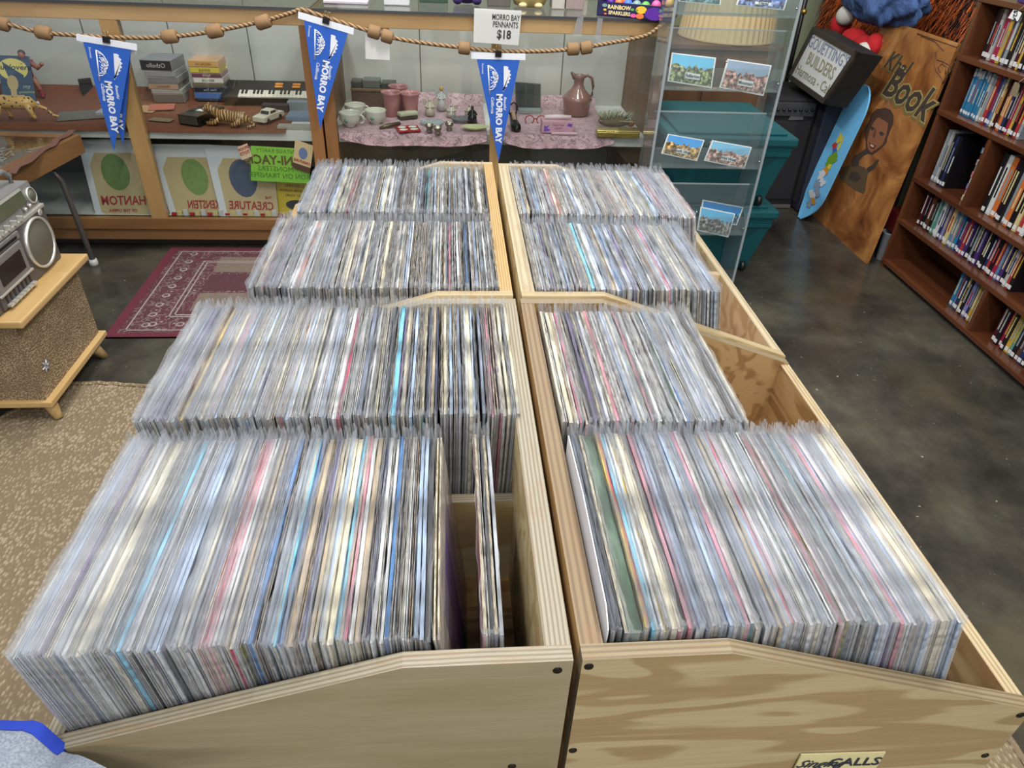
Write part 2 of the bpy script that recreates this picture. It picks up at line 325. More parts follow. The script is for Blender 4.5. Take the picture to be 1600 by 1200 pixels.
def record_bin(name_label, sg, xc, xs, xo, zlo, y0, y1, wc, ms, screws=()):
    T = 0.018; zb = 0.655; zt = 0.98; face, fin, ex_c, ex_o, ey = ms
    b = thing('record_bin', name_label, 'record bin', ((xc + xo) / 2, (y0 + y1) / 2, zb))
    poly = [(xc, zb), (xc, zt), (xs, zt), (xo, zlo), (xo, zb)]
    part(MB().prism(poly, 'y', y0, y0 + T, 0, 1), 'front_panel', [face, ey], b)
    part(MB().prism(poly, 'y', y1 - T, y1, 0, 1), 'back_panel', [fin, ey], b)
    part(MB().prism([(y0 + T, zb), (y0 + T, zt - .0004), (y1 - T, zt - .0004), (y1 - T, zb)], 'x', xc, xc + sg * wc, 0, 1), 'centre_side_panel', [fin, ex_c], b)
    part(MB().prism([(y0 + T, zb), (y0 + T, zlo - .001), (y1 - T, zlo - .001), (y1 - T, zb)], 'x', xo, xo - sg * T, 0, 1), 'low_side_panel', [fin, ex_o], b)
    part(MB().box((xc + sg * wc, y0 + T, zb), (xo - sg * T, y1 - T, zb + .012)), 'bottom_panel', face_i, b)
    ym = (y0 + y1) / 2
    part(MB().prism([(xc + sg * wc, zb + .012), (xc + sg * wc, 0.84), (xo - sg * T, 0.84), (xo - sg * T, zb + .012)], 'y', ym - T / 2, ym + T / 2, 0, 1), 'divider', [fin, ey], b)
    for (sx, sz) in screws:
        part(MB().lathe([(0.0002, 0), (0.0048, 0.0), (0.0048, 0.0014), (0.002, 0.0010), (0.0002, 0.0004)], (0, 0, 0), 14) if False else _screw(sx, y0, sz), 'screw', SCREW, b)
    return b
def _screw(x, y, z):
    m = MB(); m.M = Matrix.Translation((x, y, z)) @ Matrix.Rotation(R(90), 4, 'X'); m.lathe([(0.0048, -0.0006), (0.0048, 0.0010), (0.0024, 0.0006), (0.0004, 0.0003)], (0, 0, 0), 14); return m
def sc(px, py): p = Py(px, py, 0.40); return (p.x, p.z)
record_bin('plain greyish plywood record bin nearest the camera, left of the centre gap', -1, 0.115, -0.052, -0.43, 0.855, 0.40, 1.140, 0.027, (face_l, face_b, edge_x, edge_x, edge_y), [sc(871, 1047), sc(800, 1197)])
record_bin('plywood record bin with bold swirling grain, nearest the camera right of the gap', 1, 0.124, 0.277, 0.668, 0.842, 0.40, 1.140, 0.024, (face_r, face_iy, edge_x2, edge_y2 and plyedge('ply_edge_outer', (178, 160, 122), (122, 97, 64), 'x', 0.0060), edge_y2), [sc(920, 1041), sc(895, 1172), sc(1594, 1117), sc(1539, 1180), sc(1240, 1190)][:4])
record_bin('far left record bin with a yellowish plywood centre edge', -1, 0.112, -0.030, -0.43, 0.855, 1.152, 1.915, 0.024, (face_b, face_b, edge_x3, edge_x3, edge_y3))
record_bin('far right record bin of pale new plywood with empty outer slot', 1, 0.128, 0.285, 0.672, 0.842, 1.150, 1.905, 0.026, (face_b, face_b, edge_x4, edge_x4, edge_y3))
st = thing('bin_stand', 'dark low stand carrying the four wooden record bins', 'stand', (0.1, 1.15, 0))
DKW = wood('dark_stain', (70, 50, 34), (48, 32, 20), 'x')
part(MB().box((-0.38, 0.46, 0.60), (0.61, 1.86, 0.6548), bev=0.004), 'stand_top', DKW, st)
for xx in (-0.34, 0.10, 0.53):
    for yy in (0.50, 1.14, 1.78): part(MB().box((xx, yy, 0.0095 if not (yy > 1.7) else 0.0005), (xx + .05, yy + .05, 0.60)), 'leg', DKW, st)

# ---------------------------------------------------------------- records
def covermat(name, col):
    t = NT(name); n = t.n('ShaderNodeTexNoise', Scale=1.0, Detail=3.0); t.l(t.coords((60, 14, 90)), n.inputs['Vector'])
    c = lin(col); c = tuple(v * 0.74 for v in c[:3]) + (1,); hi = tuple(min(1, v * 1.35 + 0.03) for v in c[:3]) + (1,); lo = tuple(v * 0.5 for v in c[:3]) + (1,)
    r = t.n('ShaderNodeValToRGB'); e = r.color_ramp.elements; e[0].position = 0.38; e[0].color = lo; e[1].position = 0.62; e[1].color = hi
    e.new(0.5); e[1].color = c; t.l(n.outputs[0], r.inputs[0]); t.l(r.outputs[0], t.b.inputs['Base Color']); t.b.inputs['Roughness'].default_value = 0.45; MATS[name] = t.m; return t.m
PAL = {'white': (216, 216, 212), 'cream': (214, 204, 174), 'pale_blue': (168, 188, 212), 'slate': (112, 122, 140), 'grey': (156, 160, 164), 'black': (26, 26, 30), 'navy': (36, 44, 78), 'tan': (170, 150, 118),
       'red': (190, 40, 46), 'pink': (206, 128, 140), 'teal': (40, 134, 140), 'yellow': (214, 178, 66), 'green': (38, 70, 46), 'magenta': (186, 30, 76), 'orange': (204, 118, 66), 'blue': (52, 112, 168), 'purple': (96, 70, 120), 'brown': (92, 62, 44), 'olive': (150, 150, 90), 'cyan': (110, 190, 216)}
COVER = {k: covermat('cover_' + k, v) for k, v in PAL.items()}
def edgemat(name, c1, c2):
    t = NT(name); n = t.n('ShaderNodeTexNoise', Scale=1.0, Detail=2.0, Roughness=0.7); t.l(t.coords((300, 45, 45)), n.inputs['Vector'])
    t.l(t.ramp(n.outputs[0], [(0.40, c2), (0.60, c1)]), t.b.inputs['Base Color']); t.b.inputs['Roughness'].default_value = 0.8; MATS[name] = t.m; return t.m
EDGE = [edgemat('board_edge_cream', (190, 180, 154), (128, 116, 94)), edgemat('board_edge_grey', (172, 168, 162), (98, 92, 86)), edgemat('board_edge_brown', (154, 138, 116), (84, 70, 56)), edgemat('board_edge_white', (202, 201, 197), (156, 154, 150))]
def sleeve_material():
    t = NT('crinkled_clear_plastic'); t.t.nodes.remove(t.b)
    tr = t.n('ShaderNodeBsdfTransparent'); tr.inputs[0].default_value = (0.985, 0.99, 1.0, 1)
    df = t.n('ShaderNodeBsdfDiffuse'); df.inputs[0].default_value = (0.93, 0.95, 0.985, 1)
    tl = t.n('ShaderNodeBsdfTranslucent'); tl.inputs[0].default_value = (0.93, 0.95, 0.985, 1)
    gl = t.n('ShaderNodeBsdfGlossy'); gl.inputs['Roughness'].default_value = 0.09; gl.inputs[0].default_value = (1, 1, 1, 1)
    nz = t.n('ShaderNodeTexNoise', Scale=1.0, Detail=3.0, Roughness=0.6); t.l(t.coords((170, 22, 90)), nz.inputs['Vector'])
    b = t.n('ShaderNodeBump'); b.inputs['Strength'].default_value = 0.75; b.inputs['Distance'].default_value = 0.003; t.l(nz.outputs[0], b.inputs['Height']); t.l(b.outputs[0], gl.inputs['Normal'])
    m1 = t.n('ShaderNodeMixShader'); m1.inputs[0].default_value = 0.4; t.l(df.outputs[0], m1.inputs[1]); t.l(tl.outputs[0], m1.inputs[2])
    m2 = t.n('ShaderNodeMixShader'); m2.inputs[0].default_value = 0.19; t.l(tr.outputs[0], m2.inputs[1]); t.l(m1.outputs[0], m2.inputs[2])
    fr = t.n('ShaderNodeLayerWeight'); t.l(b.outputs[0], fr.inputs['Normal']); pw = t.n('ShaderNodeMath', _operation='POWER'); pw.inputs[1].default_value = 3.0; t.l(fr.outputs['Facing'], pw.inputs[0])
    ml = t.n('ShaderNodeMath', _operation='MULTIPLY_ADD', _use_clamp=True); ml.inputs[1].default_value = 0.42; ml.inputs[2].default_value = 0.055; t.l(pw.outputs[0], ml.inputs[0])
    m3 = t.n('ShaderNodeMixShader'); t.l(ml.outputs[0], m3.inputs[0]); t.l(m2.outputs[0], m3.inputs[1]); t.l(gl.outputs[0], m3.inputs[2]); t.l(m3.outputs[0], t.out.inputs[0]); return t.m
SLEEVE = sleeve_material()
JL = 0.315
def jacket_np(t, kind, seed, ny=8):
    """-> verts, quads, mat (0 cover 1 edge); local: x thickness centred, y 0..JL away from the camera, z 0..JL"""
    r = random.Random(seed); A = r.uniform(-.0009, .0009); B = r.uniform(0, 6.28); V = []; F = []; Mi = []
    def slab(x0, x1, spine, top):
        o = len(V)
        for j in range(ny + 1):
            y = JL * j / ny; w = A * math.sin(B + 5 * y / JL); c = 0.0012 if j in (0, ny) else 0
            for (x, z) in ((x0, 0), (x1, 0), (x1, JL - c), (x0, JL - c)): V.append((x + w * (z / JL), y, z))
        for j in range(ny):
            a = o + j * 4; b = a + 4
            F.extend([(a, b, b + 3, a + 3), (a + 1, a + 2, b + 2, b + 1), (a + 3, b + 3, b + 2, a + 2)]); Mi.extend([0, 0, top])
        F.append((o, o + 3, o + 2, o + 1)); Mi.append(spine); e = o + ny * 4; F.append((e, e + 1, e + 2, e + 3)); Mi.append(1)
    if kind == 'open': d = t * 0.30; slab(-t / 2, -t / 2 + d, 1, 1); slab(t / 2 - d, t / 2, 1, 1)
    elif kind == 'fold': slab(-t / 2, t / 2, 1, 0)
    else: slab(-t / 2, t / 2, 0, 0 if t > .01 else r.choice((0, 1)))
    return np.array(V, float), np.array(F, int), np.array(Mi, int)
def sleeve_np(t, seed, ny=30, zs=(0.0, 0.16, 0.285, 0.308, 0.3155, 0.3185, 0.3220, 0.3255)):
    r = random.Random(seed); ph = [r.uniform(0, 6.28) for _ in range(12)]; V = []; F = []; nz = len(zs); L0, L1 = -0.0045, JL + 0.006
    lean = r.uniform(-0.0046, 0.0046); sp = r.uniform(0.001, 0.011); sp0 = r.uniform(-0.004, 0.002)
    for s_ in (-1, 1):
        for i in range(nz):
            g = max(0.0, (zs[i] - 0.300) / 0.030)
            for j in range(ny + 1):
                u = j / ny; y = (L0 if j == 0 else -0.0012 if j == 1 else L1 if j == ny else JL + 0.001 if j == ny - 1 else JL * (j - 2) / (ny - 4) + 0.0002); k = (0.0012 + 0.0006 * s_) * 1.0
                w = math.sin(ph[0] + 9 * u + s_) * 0.6 + math.sin(ph[1] + 19 * u) * 0.5 + math.sin(ph[2 + (s_ > 0)] + 47 * u + 3 * g) * 0.28 + r.uniform(-.16, .16)
                endp = 1.0 if 0 < j < ny else 0.25
                x = s_ * (t / 2 + 0.0006) * endp + g * (lean + 0.0026 * w) * endp + s_ * 0.0003 * math.sin(ph[5] + 16 * u)
                z = zs[i] + g * (0.0012 * math.sin(ph[6] + 31 * u) + r.uniform(-.0007, .0007)) + g * (sp * max(0, (u - 0.93) / 0.07) + sp0 * max(0, (0.06 - u) / 0.06))
                V.append((x, y, z))
    w = ny + 1; h = nz * w
    for s_ in (0, 1):
        for i in range(nz - 1):
            for j in range(ny):
                a = s_ * h + i * w + j; F.append((a, a + 1, a + w + 1, a + w))
    for i in range(nz - 1):
        F.append((i * w, (i + 1) * w, h + (i + 1) * w, h + i * w)); F.append((i * w + ny, (i + 1) * w + ny, h + (i + 1) * w + ny, h + i * w + ny))
    return np.array(V, float), np.array(F, int)
def flat_ends(me, ny=30):
    n = len(me.polygons); k = 2 * 7; s = [True] * n
    for i in range(n - k, n): s[i] = False
    me.polygons.foreach_set('use_smooth', s); return me
def me_np(name, V, F, mi, mats, smooth):
    me = bpy.data.meshes.new(name); me.vertices.add(len(V)); me.vertices.foreach_set('co', V.ravel()); n = len(F); me.loops.add(4 * n); me.loops.foreach_set('vertex_index', F.ravel())
    me.polygons.add(n); me.polygons.foreach_set('loop_start', np.arange(0, 4 * n, 4)); me.polygons.foreach_set('loop_total', np.full(n, 4, dtype=np.int32))
    for m in mats: me.materials.append(m)
    if mi is not None: me.polygons.foreach_set('material_index', np.asarray(mi, dtype=np.int32))
    me.polygons.foreach_set('use_smooth', np.full(n, smooth)); me.update(calc_edges=True); me.validate(); return me
THK = [0.0026, 0.0032, 0.0040, 0.0060, 0.0160]
JK = {}; SL = {}
for ti, t in enumerate(THK):
    for kd in ('open', 'fold', 'solid'): JK[(ti, kd)] = (jacket_np(t, kd, ti * 7 + len(kd)), None)
    for q in range(5): SL[(ti, q)] = sleeve_np(t, ti * 31 + q)
JKM = {k: me_np('jacket_%s' % k[1], v[0][0], v[0][1], v[0][2], [None, None], False) for k, v in JK.items()}
SLM = {k: flat_ends(me_np('plastic_sleeve', v[0], v[1], None, [SLEEVE], True)) for k, v in SL.items()}
WEI = [('white', 22), ('cream', 18), ('pale_blue', 16), ('slate', 12), ('grey', 13), ('black', 15), ('navy', 6), ('tan', 7), ('red', 1.4), ('pink', 3), ('teal', 1), ('yellow', .8), ('green', 1.2), ('orange', 0.5), ('blue', 0.8), ('purple', 2), ('brown', 3), ('olive', 1.2), ('cyan', 0.5)]
NAMES = [a for a, _ in WEI]; WS = [b for _, b in WEI]
def row_places(xt0, xt1, xb0, xb1, y0, z0, pitch, left, seed, specials=(), gaps=()):
    """positions of the records of one row from the outer/left end to the right; specials = (x at the top, colour, thickness, label)"""
    r = random.Random(seed); out = []; x = xt0; sp = sorted(specials, key=lambda s: s[0]); si = 0
    while x < xt1:
        skip = [g for g in gaps if g[0] <= x < g[1]]
        if skip: x = skip[0][1]; continue
        ti = r.choices((0, 1, 2, 3), (22, 40, 28, 7))[0]; col = r.choices(NAMES, WS)[0]; kd = r.choices(('open', 'fold', 'solid'), (4, 5, 1) if left else (1, 2, 7))[0]; lab = None; th = THK[ti]
        if si < len(sp) and x >= sp[si][0]: _, col, ti, lab = sp[si][:4]; th = THK[ti]; kd = sp[si][4] if len(sp[si]) > 4 else 'solid'; si += 1
        w = th * pitch + 0.0008; f = (x + w / 2 - xt0) / (xt1 - xt0); xt = x + w / 2; xb = xb0 + (xb1 - xb0) * f
        out.append(dict(x=xb, tilt=math.atan2(xt - xb, JL) + r.uniform(-.004, .004), y=y0 + r.uniform(-.003, .004), z=z0 + r.uniform(-.002, .002), ti=ti, col=col, kd=kd, ed=r.choices((0, 1, 2, 3), (4, 4, 2, 3) if left else (4, 2, 1, 4))[0], q=r.randrange(5), lab=lab))
        x += w
    return out
def make_records(places, group, label, row=None):
    seen = {}; N = lambda q: q['col'].replace('_', ' '); ED = ['cream', 'grey', 'brown', 'white']
    for i, p in enumerate(places):
        if row and not p['lab']:
            zone = ['outer end', 'outer half', 'middle', 'inner half', 'inner end'][min(4, int(5 * (i / len(places) if 'left' in row else 1 - i / len(places))))]
            p['lab'] = '%s record between %s and %s, %s of %s' % (N(p), N(places[i - 1]) if i else 'side wall', N(places[i + 1]) if i < len(places) - 1 else 'gap', zone, row)
            if p['lab'] in seen: p['lab'] = p['lab'].replace(' record', ' sleeved record', 1)
            seen[p['lab']] = 1
        rt = bpy.data.objects.new('vinyl_record', None); rt.empty_display_size = 0.02; COL.objects.link(rt)
        rt.location = (p['x'], p['y'], p['z']); rt.rotation_euler = (0, p['tilt'], 0)
        tagp(rt, p['lab'] or label, 'record', group)
        j = bpy.data.objects.new('jacket', JKM[(p['ti'], p['kd'])]); COL.objects.link(j); j.parent = rt
        for s_, m in ((0, COVER[p['col']]), (1, EDGE[p['ed']])): j.material_slots[s_].link = 'OBJECT'; j.material_slots[s_].material = m
        if not p.get('bare'):
            q = bpy.data.objects.new('plastic_sleeve', SLM[(p['ti'], p['q'])]); COL.objects.link(q); q.parent = rt
def stuff_records(rows, label):
    CN = list(COVER); mats = [COVER[c] for c in CN] + EDGE + [SLEEVE]; V = []; F = []; MI = []; n = 0
    for p in rows:
        c, s_ = math.cos(p['tilt']), math.sin(p['tilt'])
        for (v, f, mi) in ((*JK[(p['ti'], p['kd'])][0],), (*SL[(p['ti'], p['q'])], None)):
            x = v[:, 0] * c + v[:, 2] * s_ + p['x']; z = -v[:, 0] * s_ + v[:, 2] * c + p['z']; V.append(np.stack([x, v[:, 1] + p['y'], z], 1)); F.append(f + n); n += len(v)
            MI.append(np.full(len(f), len(mats) - 1) if mi is None else np.where(mi == 0, CN.index(p['col']), len(CN) + p['ed']))
    V = np.concatenate(V); F = np.concatenate(F); MI = np.concatenate(MI); base = np.array([0.1, 1.5, 0.67]); sm = MI == len(mats) - 1
    me = me_np('sleeved_records', V - base, F, MI, mats, False); me.polygons.foreach_set('use_smooth', sm)
    o = bpy.data.objects.new('sleeved_records', me); COL.objects.link(o); o.location = base; return tagp(o, label, 'records', None, 'stuff')
ZB = 0.6695
def xt(px, py): return Pz(px, py, 1.0).x
L1 = row_places(-0.425, -0.026, -0.392, -0.016, 0.4285, ZB, 1.14, True, 11, [
    (xt(95, 1020), 'cream', 3, 'cream edged record fourth of the way in, near left row beside a dark gap', 'fold'), (xt(235, 1020), 'black', 2, 'black jacketed record in the outer part of the near left row', 'solid'),
    (xt(150, 1020), 'cyan', 2, 'light cyan record in the outer third of the near left row', 'solid'), (xt(345, 1010), 'magenta', 1, 'crimson edged record in the middle of the near left row', 'solid'), (xt(372, 1010), 'blue', 2, 'mid blue record just right of the crimson one, near left row', 'solid'),
    (xt(470, 1010), 'tan', 2, 'tan golden edged record right of the middle of the near left row', 'fold'), (xt(500, 1010), 'cream', 3, 'thick cream record right of the tan one, near left row', 'fold'), (xt(655, 1010), 'black', 3, 'thick black record near the inner end of the near left row', 'solid'), (xt(590, 1010), 'blue', 2, 'deep blue record left of the thick black one, near left row', 'solid'),
    ])
B1 = row_places(0.026, 0.048, 0.034, 0.056, 0.4285, ZB, 1.02, True, 5, [(0.026, 'pink', 1, 'pinkish edged record, outer one of the small bundle by the empty slot'), (0.033, 'black', 2, 'black edged record inside the small bundle by the empty slot'), (0.036, 'slate', 1, 'slate record, second innermost of the small bundle by the empty slot'), (0.041, 'grey', 2, 'grey sleeved record, inner one of the small bundle by the empty slot')])
R1 = row_places(0.157, 0.532, 0.158, 0.600, 0.4285, ZB, 1.10, False, 21, [
    (0.172, 'green', 4, 'thick worn dark green hardcover album in the near right row', 'solid'), (xt(1003, 985), 'yellow', 0, 'thin yellow edged record in the near right row', 'solid'), (xt(1012, 985), 'red', 0, 'thin red edged record beside the yellow one, near right row', 'solid'), (xt(1022, 985), 'cyan', 2, 'bright light blue record in the near right row', 'solid'),
    (xt(1060, 985), 'magenta', 1, 'dark crimson record right of the light blue one, near right row', 'solid'), (xt(1085, 985), 'pink', 2, 'rosy red record right of the crimson one, near right row', 'solid'), (xt(1230, 985), 'tan', 2, 'golden brown spined record in the middle of the near right row', 'solid'),
    (xt(1285, 985), 'white', 2, 'bright white edged record beyond the middle of the near right row', 'solid'), (xt(1430, 975), 'pink', 2, 'salmon pink record near the outer end of the near right row', 'solid'), (xt(1500, 975), 'cream', 3, 'thick cream record at the outer end of the near right row', 'solid')])
L2 = row_places(-0.437, 0.092, -0.405, 0.080, 0.790, ZB, 1.12, True, 31, [
    (xt(268, 640), 'yellow', 2, 'yellow edged record in the outer part of the second left row', 'fold'), (xt(274, 640), 'black', 3, 'black record beside the yellow one, second left row', 'solid'), (xt(425, 640), 'red', 1, 'red edged record left of the middle of the second left row', 'solid'), (xt(512, 650), 'magenta', 2, 'magenta edged record in the middle of the second left row', 'solid'),
    (xt(655, 655), 'teal', 1, 'teal edged record right of the middle, second left row', 'solid'), (xt(688, 670), 'cream', 2, 'cream edged record just right of the black gap, second left row', 'fold'), (xt(768, 675), 'navy', 1, 'navy striped record next to the inner end of the second left row', 'open'), (xt(782, 680), 'magenta', 1, 'hot pink record against the centre wall, second left row', 'solid')],
    gaps=[(xt(680, 660), xt(686, 660)), (xt(752, 675), xt(757, 675))])
NIND = 299
L2a = L2[-(NIND - len(L1) - len(B1) - len(R1)):] if len(L1) + len(B1) + len(R1) + len(L2) > NIND else L2
L2b = L2[:len(L2) - len(L2a)]
make_records(L1, 'records in the near left row', 'plastic-sleeved record with pale, grey or dark edge, packed in the near left row', 'near left row')
make_records(B1, 'small record bundle by the empty slot', 'record of the small bundle by the empty slot of the near left bin')
make_records(R1, 'records in the near right row', 'plastic-sleeved record with spine towards the camera, packed in the near right row', 'near right row')
make_records(L2a, 'records in the second left row', 'plastic-sleeved record packed in the second left row, behind the nearest one', 'second left row')
lean = dict(x=0.014, tilt=math.atan2(-0.020 - 0.014, JL), y=0.4285, z=ZB, ti=3, col='cream', kd='open', ed=0, q=1, lab='cream record with purple print on its exposed face, leaning beside the empty slot')
make_records([lean], 'records in the near left row', None)
rec = bpy.data.objects['plastic_sleeve'] if False else [o for o in bpy.data.objects if o.get('label') == lean['lab']][0]
mb = MB(); mb.box((0.0031, 0.06, 0.03), (0.0036, 0.25, 0.27)); pm = bpy.data.objects.new('cover_print', mb.mesh('cover_print', mat('purple_print', (84, 70, 104), .5), (0, 0, 0))); COL.objects.link(pm); pm.parent = rec
R2 = row_places(0.152, 0.425, 0.158, 0.470, 0.770, ZB, 1.12, False, 41, [(xt(985, 640), 'red', 1, None), (xt(940, 640), 'navy', 2, None), (xt(900, 600), 'cyan', 1, None), (xt(1130, 640), 'green', 1, None)])
L3 = row_places(-0.372, 0.083, -0.385, 0.083, 1.175, ZB, 1.12, True, 51, [(xt(645, 440), 'cream', 1, None)])
L4 = row_places(-0.345, 0.083, -0.355, 0.083, 1.540, ZB, 1.12, True, 61, [(xt(545, 300), 'red', 0, None)])
R3 = row_places(0.155, 0.510, 0.160, 0.570, 1.172, ZB, 1.12, False, 71, [(xt(905, 440), 'orange', 1, None), (xt(925, 440), 'cyan', 3, None), (xt(1045, 440), 'pink', 2, None)])
R4 = row_places(0.155, 0.568, 0.160, 0.630, 1.540, ZB, 1.12, False, 81, [(xt(855, 320), 'red', 1, None), (xt(1040, 330), 'pink', 2, None), (xt(815, 320), 'pink', 1, None)])
print('RECORDS', len(L1), len(B1), len(R1), len(L2), len(L2a), 'stuff', sum(map(len, (L2b, R2, L3, L4, R3, R4))))
stuff_records(L2b + R2 + L3 + L4 + R3 + R4, 'hundreds of plastic-sleeved records filling the farther rows of the four bins')
# white divider card in the near right row
mb = MB(); mb.M = Matrix.Translation((0.1525, 0, 0.006)); mb.prism([(0.425, 0.70), (0.425, 0.985), (0.445, 0.998), (0.60, 1.004), (0.72, 0.995), (0.735, 0.70)], 'x', 0, 0.0012)
single(mb, 'divider_card', mat('white_card', (214, 214, 218), 0.4), 'plain white card standing at the inner end of the near right row', 'divider card')
# ================================================================ helpers for flat printed things
class Sheet:
    """a thin board given by its corners TL, TR, BR, BL; u to the right, v downwards, 0..1"""
    def __init__(s, c): s.c = [Vector(p) for p in c]; s.n = ((s.c[3] - s.c[0]).cross(s.c[1] - s.c[0])).normalized()
    def P(s, u, v, off=0.0): a = s.c[0].lerp(s.c[1], u); b = s.c[3].lerp(s.c[2], u); return a.lerp(b, v) + s.n * off
    def poly(s, mb, pts, off, th, mi=0): 
        n = len(pts); vs = [tuple(s.P(u, v, off)) for u, v in pts] + [tuple(s.P(u, v, off - th)) for u, v in pts]
        return mb.add(vs, [tuple(range(n)), tuple(range(2 * n - 1, n - 1, -1))] + [(i, i + n, (i + 1) % n + n, (i + 1) % n) for i in range(n)], mi)
    def quad(s, mb, u0, v0, u1, v1, off, th, mi=0): return s.poly(mb, [(u0, v0), (u0, v1), (u1, v1), (u1, v0)], off, th, mi)
    def ell(s, mb, u, v, ru, rv, off, th, mi=0, n=20): return s.poly(mb, [(u + ru * math.cos(-2 * math.pi * k / n), v + rv * math.sin(-2 * math.pi * k / n)) for k in range(n)], off, th, mi)
    def text(s, mb, t, u, v, size, mi=0, off=0.0006, mirror=False, rot=0, **kw):
        ex = (s.P(min(u + .1, 1), v) - s.P(u - .1, v)); ez = s.P(u, v - .1) - s.P(u, v + .1)
        M = frame(s.P(u, v, off), ex, ez)
        if frame(s.P(u, v), ex, ez).col[2].to_3d().dot(s.n) < 0: pass
        if rot: M = M @ Matrix.Rotation(R(rot), 4, 'Z')
        if mirror: M = M @ Matrix.Diagonal((-1, 1, 1, 1))
        return mb.text(t, M, size, mi, **kw)
def quadpx(f, val, pts): return [f(p[0], p[1], val) for p in pts]
WHITE = mat('white_paint', (206, 206, 200), 0.4); PAPER = mat('paper_white', (226, 226, 222), 0.7); BLACK = mat('black_plastic', (22, 22, 24), 0.4)
INK = mat('dark_ink', (34, 40, 52), 0.7); CHROME = mat('chrome_metal', (190, 190, 192), 0.25, 1.0); DGREY = mat('dark_grey_plastic', (58, 58, 60), 0.5)

# ================================================================ DISPLAY CASES
MAPLE = wood('maple_varnish', (178, 146, 100), (154, 122, 80), 'x', 0.35, 9.0, 0.3); MAPLEZ = wood('maple_varnish_upright', (172, 138, 88), (148, 114, 68), 'z', 0.35, 9.0, 0.3)
OAKX = wood('orange_oak', (136, 98, 60), (108, 74, 42), 'x', 0.4, 12.0); OAKZ = wood('brown_oak_upright', (128, 98, 64), (98, 74, 48), 'z', 0.45, 12.0)
GREYP = mat('grey_back_panel', (186, 185, 178), 0.5, var=0.10, scale=2.2); SEAM = mat('panel_seam', (88, 84, 78), 0.7)
GLASS = clear('display_glass', (250, 252, 251), rough=0.02); DARKB = mat('shaded_brown_backing', (52, 44, 38), 0.7, var=0.1)  # shadow of the left case's lower compartment is put into this dark brown
YF = 3.45; YB = 4.12; SH = 0.600
def display_case(label, x0, x1, posts, seams, low_back, rail_mat):
    t = thing('display_case', label, 'display case', ((x0 + x1) / 2, (YF + YB) / 2, 0))
    part(MB().box((x0, YF, 1.063), (x1, YF + .045, 1.122), bev=.003), 'top_rail', MAPLE, t)
    part(MB().box((x0, YF, 0.118), (x1, YF + .045, 0.176), bev=.003), 'bottom_rail', OAKX, t)
    part(MB().box((x0, YF + .02, 0.055), (x1, YF + .05, 0.117), bev=.002), 'lower_rail', OAKX, t)
    part(MB().box((x0 + .02, YF + .10, 0.0), (x1 - .02, YB - .02, 0.06)), 'plinth', DARKB, t)
    for (a, b, m) in posts: part(MB().box((a, YF + .001, 0.176), (b, YF + .044, 1.063)), 'post', m, t)
    part(MB().box((x0, YF + .03, 0.150), (x1, YB, 0.176)), 'floor_board', WHITE, t)
    part(MB().box((x0 + .02, YF + .05, SH - .046), (x1 - .02, YB - .012, SH)), 'shelf', WHITE, t)
    part(MB().box((x0 + .02, YB - .011, SH), (x1 - .02, YB, 1.12)), 'back_panel', GREYP, t)
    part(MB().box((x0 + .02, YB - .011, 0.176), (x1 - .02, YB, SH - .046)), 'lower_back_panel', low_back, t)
    for (a, m) in ((x0, OAKZ), (x1 - .018, OAKZ)): part(MB().box((a, YF + .045, 0.176), (a + .018, YB, 1.122)), 'side_panel', m, t)
    mb = MB()
    for s_ in seams: mb.box((s_, YB - .0125, SH), (s_ + .005, YB - .0112, 1.12))
    part(mb, 'panel_seam', SEAM, t)
    part(MB().box((x0 + .002, YF - .004, 1.1235), (x1 - .002, YB, 1.1315)), 'glass_top', GLASS, t)
    part(MB().box((x0, YF - .010, 1.122), (x1, YF - .0045, 1.134)), 'glass_edge_trim', DGREY, t)
    part(MB().box((x0 + .02, YF + .018, .177), (x1 - .02, YF + .022, 1.062)), 'front_glass', GLASS, t)
    return t
sx_ = lambda px, py: Py(px, py, YB).x
display_case('long maple framed glass display case on the left, behind two blue pennants', -2.9, -0.600, [(-1.485, -1.413, MAPLEZ), (-2.32, -2.26, MAPLEZ), (-0.655, -0.600, OAKZ if False else wood('orange_oak_upright', (150, 106, 62), (122, 82, 44), 'z', 0.4, 12.0))], [sx_(128, 40), sx_(262, 40), sx_(388, 60)], DARKB, OAKX)
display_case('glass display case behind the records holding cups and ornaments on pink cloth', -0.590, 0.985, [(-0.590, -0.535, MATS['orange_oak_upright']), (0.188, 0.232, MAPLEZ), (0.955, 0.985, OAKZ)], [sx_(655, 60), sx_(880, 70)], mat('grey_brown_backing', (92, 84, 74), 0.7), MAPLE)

# ---- cloths on the shelves
RUST = mat('rust_cloth', (106, 60, 36), 0.9, var=0.15, scale=8, bump=0.2)
def drape(x0, x1, yb, yf, hang, mt, name, label, amp=0.006, edge=None, thick=0.002):
    def fn(u, v):
        x = x0 + (x1 - x0) * u; lip = hang * (0.35 + 0.65 * math.sin(math.pi * min(1, max(0, u))) ** 0.7) * (1 + 0.12 * math.sin(9 * u))
        if v < 0.72: y = yb + (yf - yb) * (v / 0.72); z = SH + 0.0025 + amp * abs(math.sin(7 * u + 5 * v)) * abs(math.sin(3.1 * u + 2 * v)) + (0.05 * max(0, (0.06 - v) / 0.06))
        else:
            k = (v - 0.72) / 0.28; y = yf - 0.010 * math.sin(k * math.pi / 2) - 0.006 * abs(math.sin(24 * u)) * k; z = SH + 0.003 - lip * k
        return (x, y, z)
    return single(MB().grid(fn, 60, 34, 0, (0, 0.0008, thick)), name, mt, label, 'cloth')
drape(-2.55, -0.78, 4.06, YF + .040, 0.014, RUST, 'shelf_cloth', 'rust brown cloth covering the shelf of the left display case', 0.002)
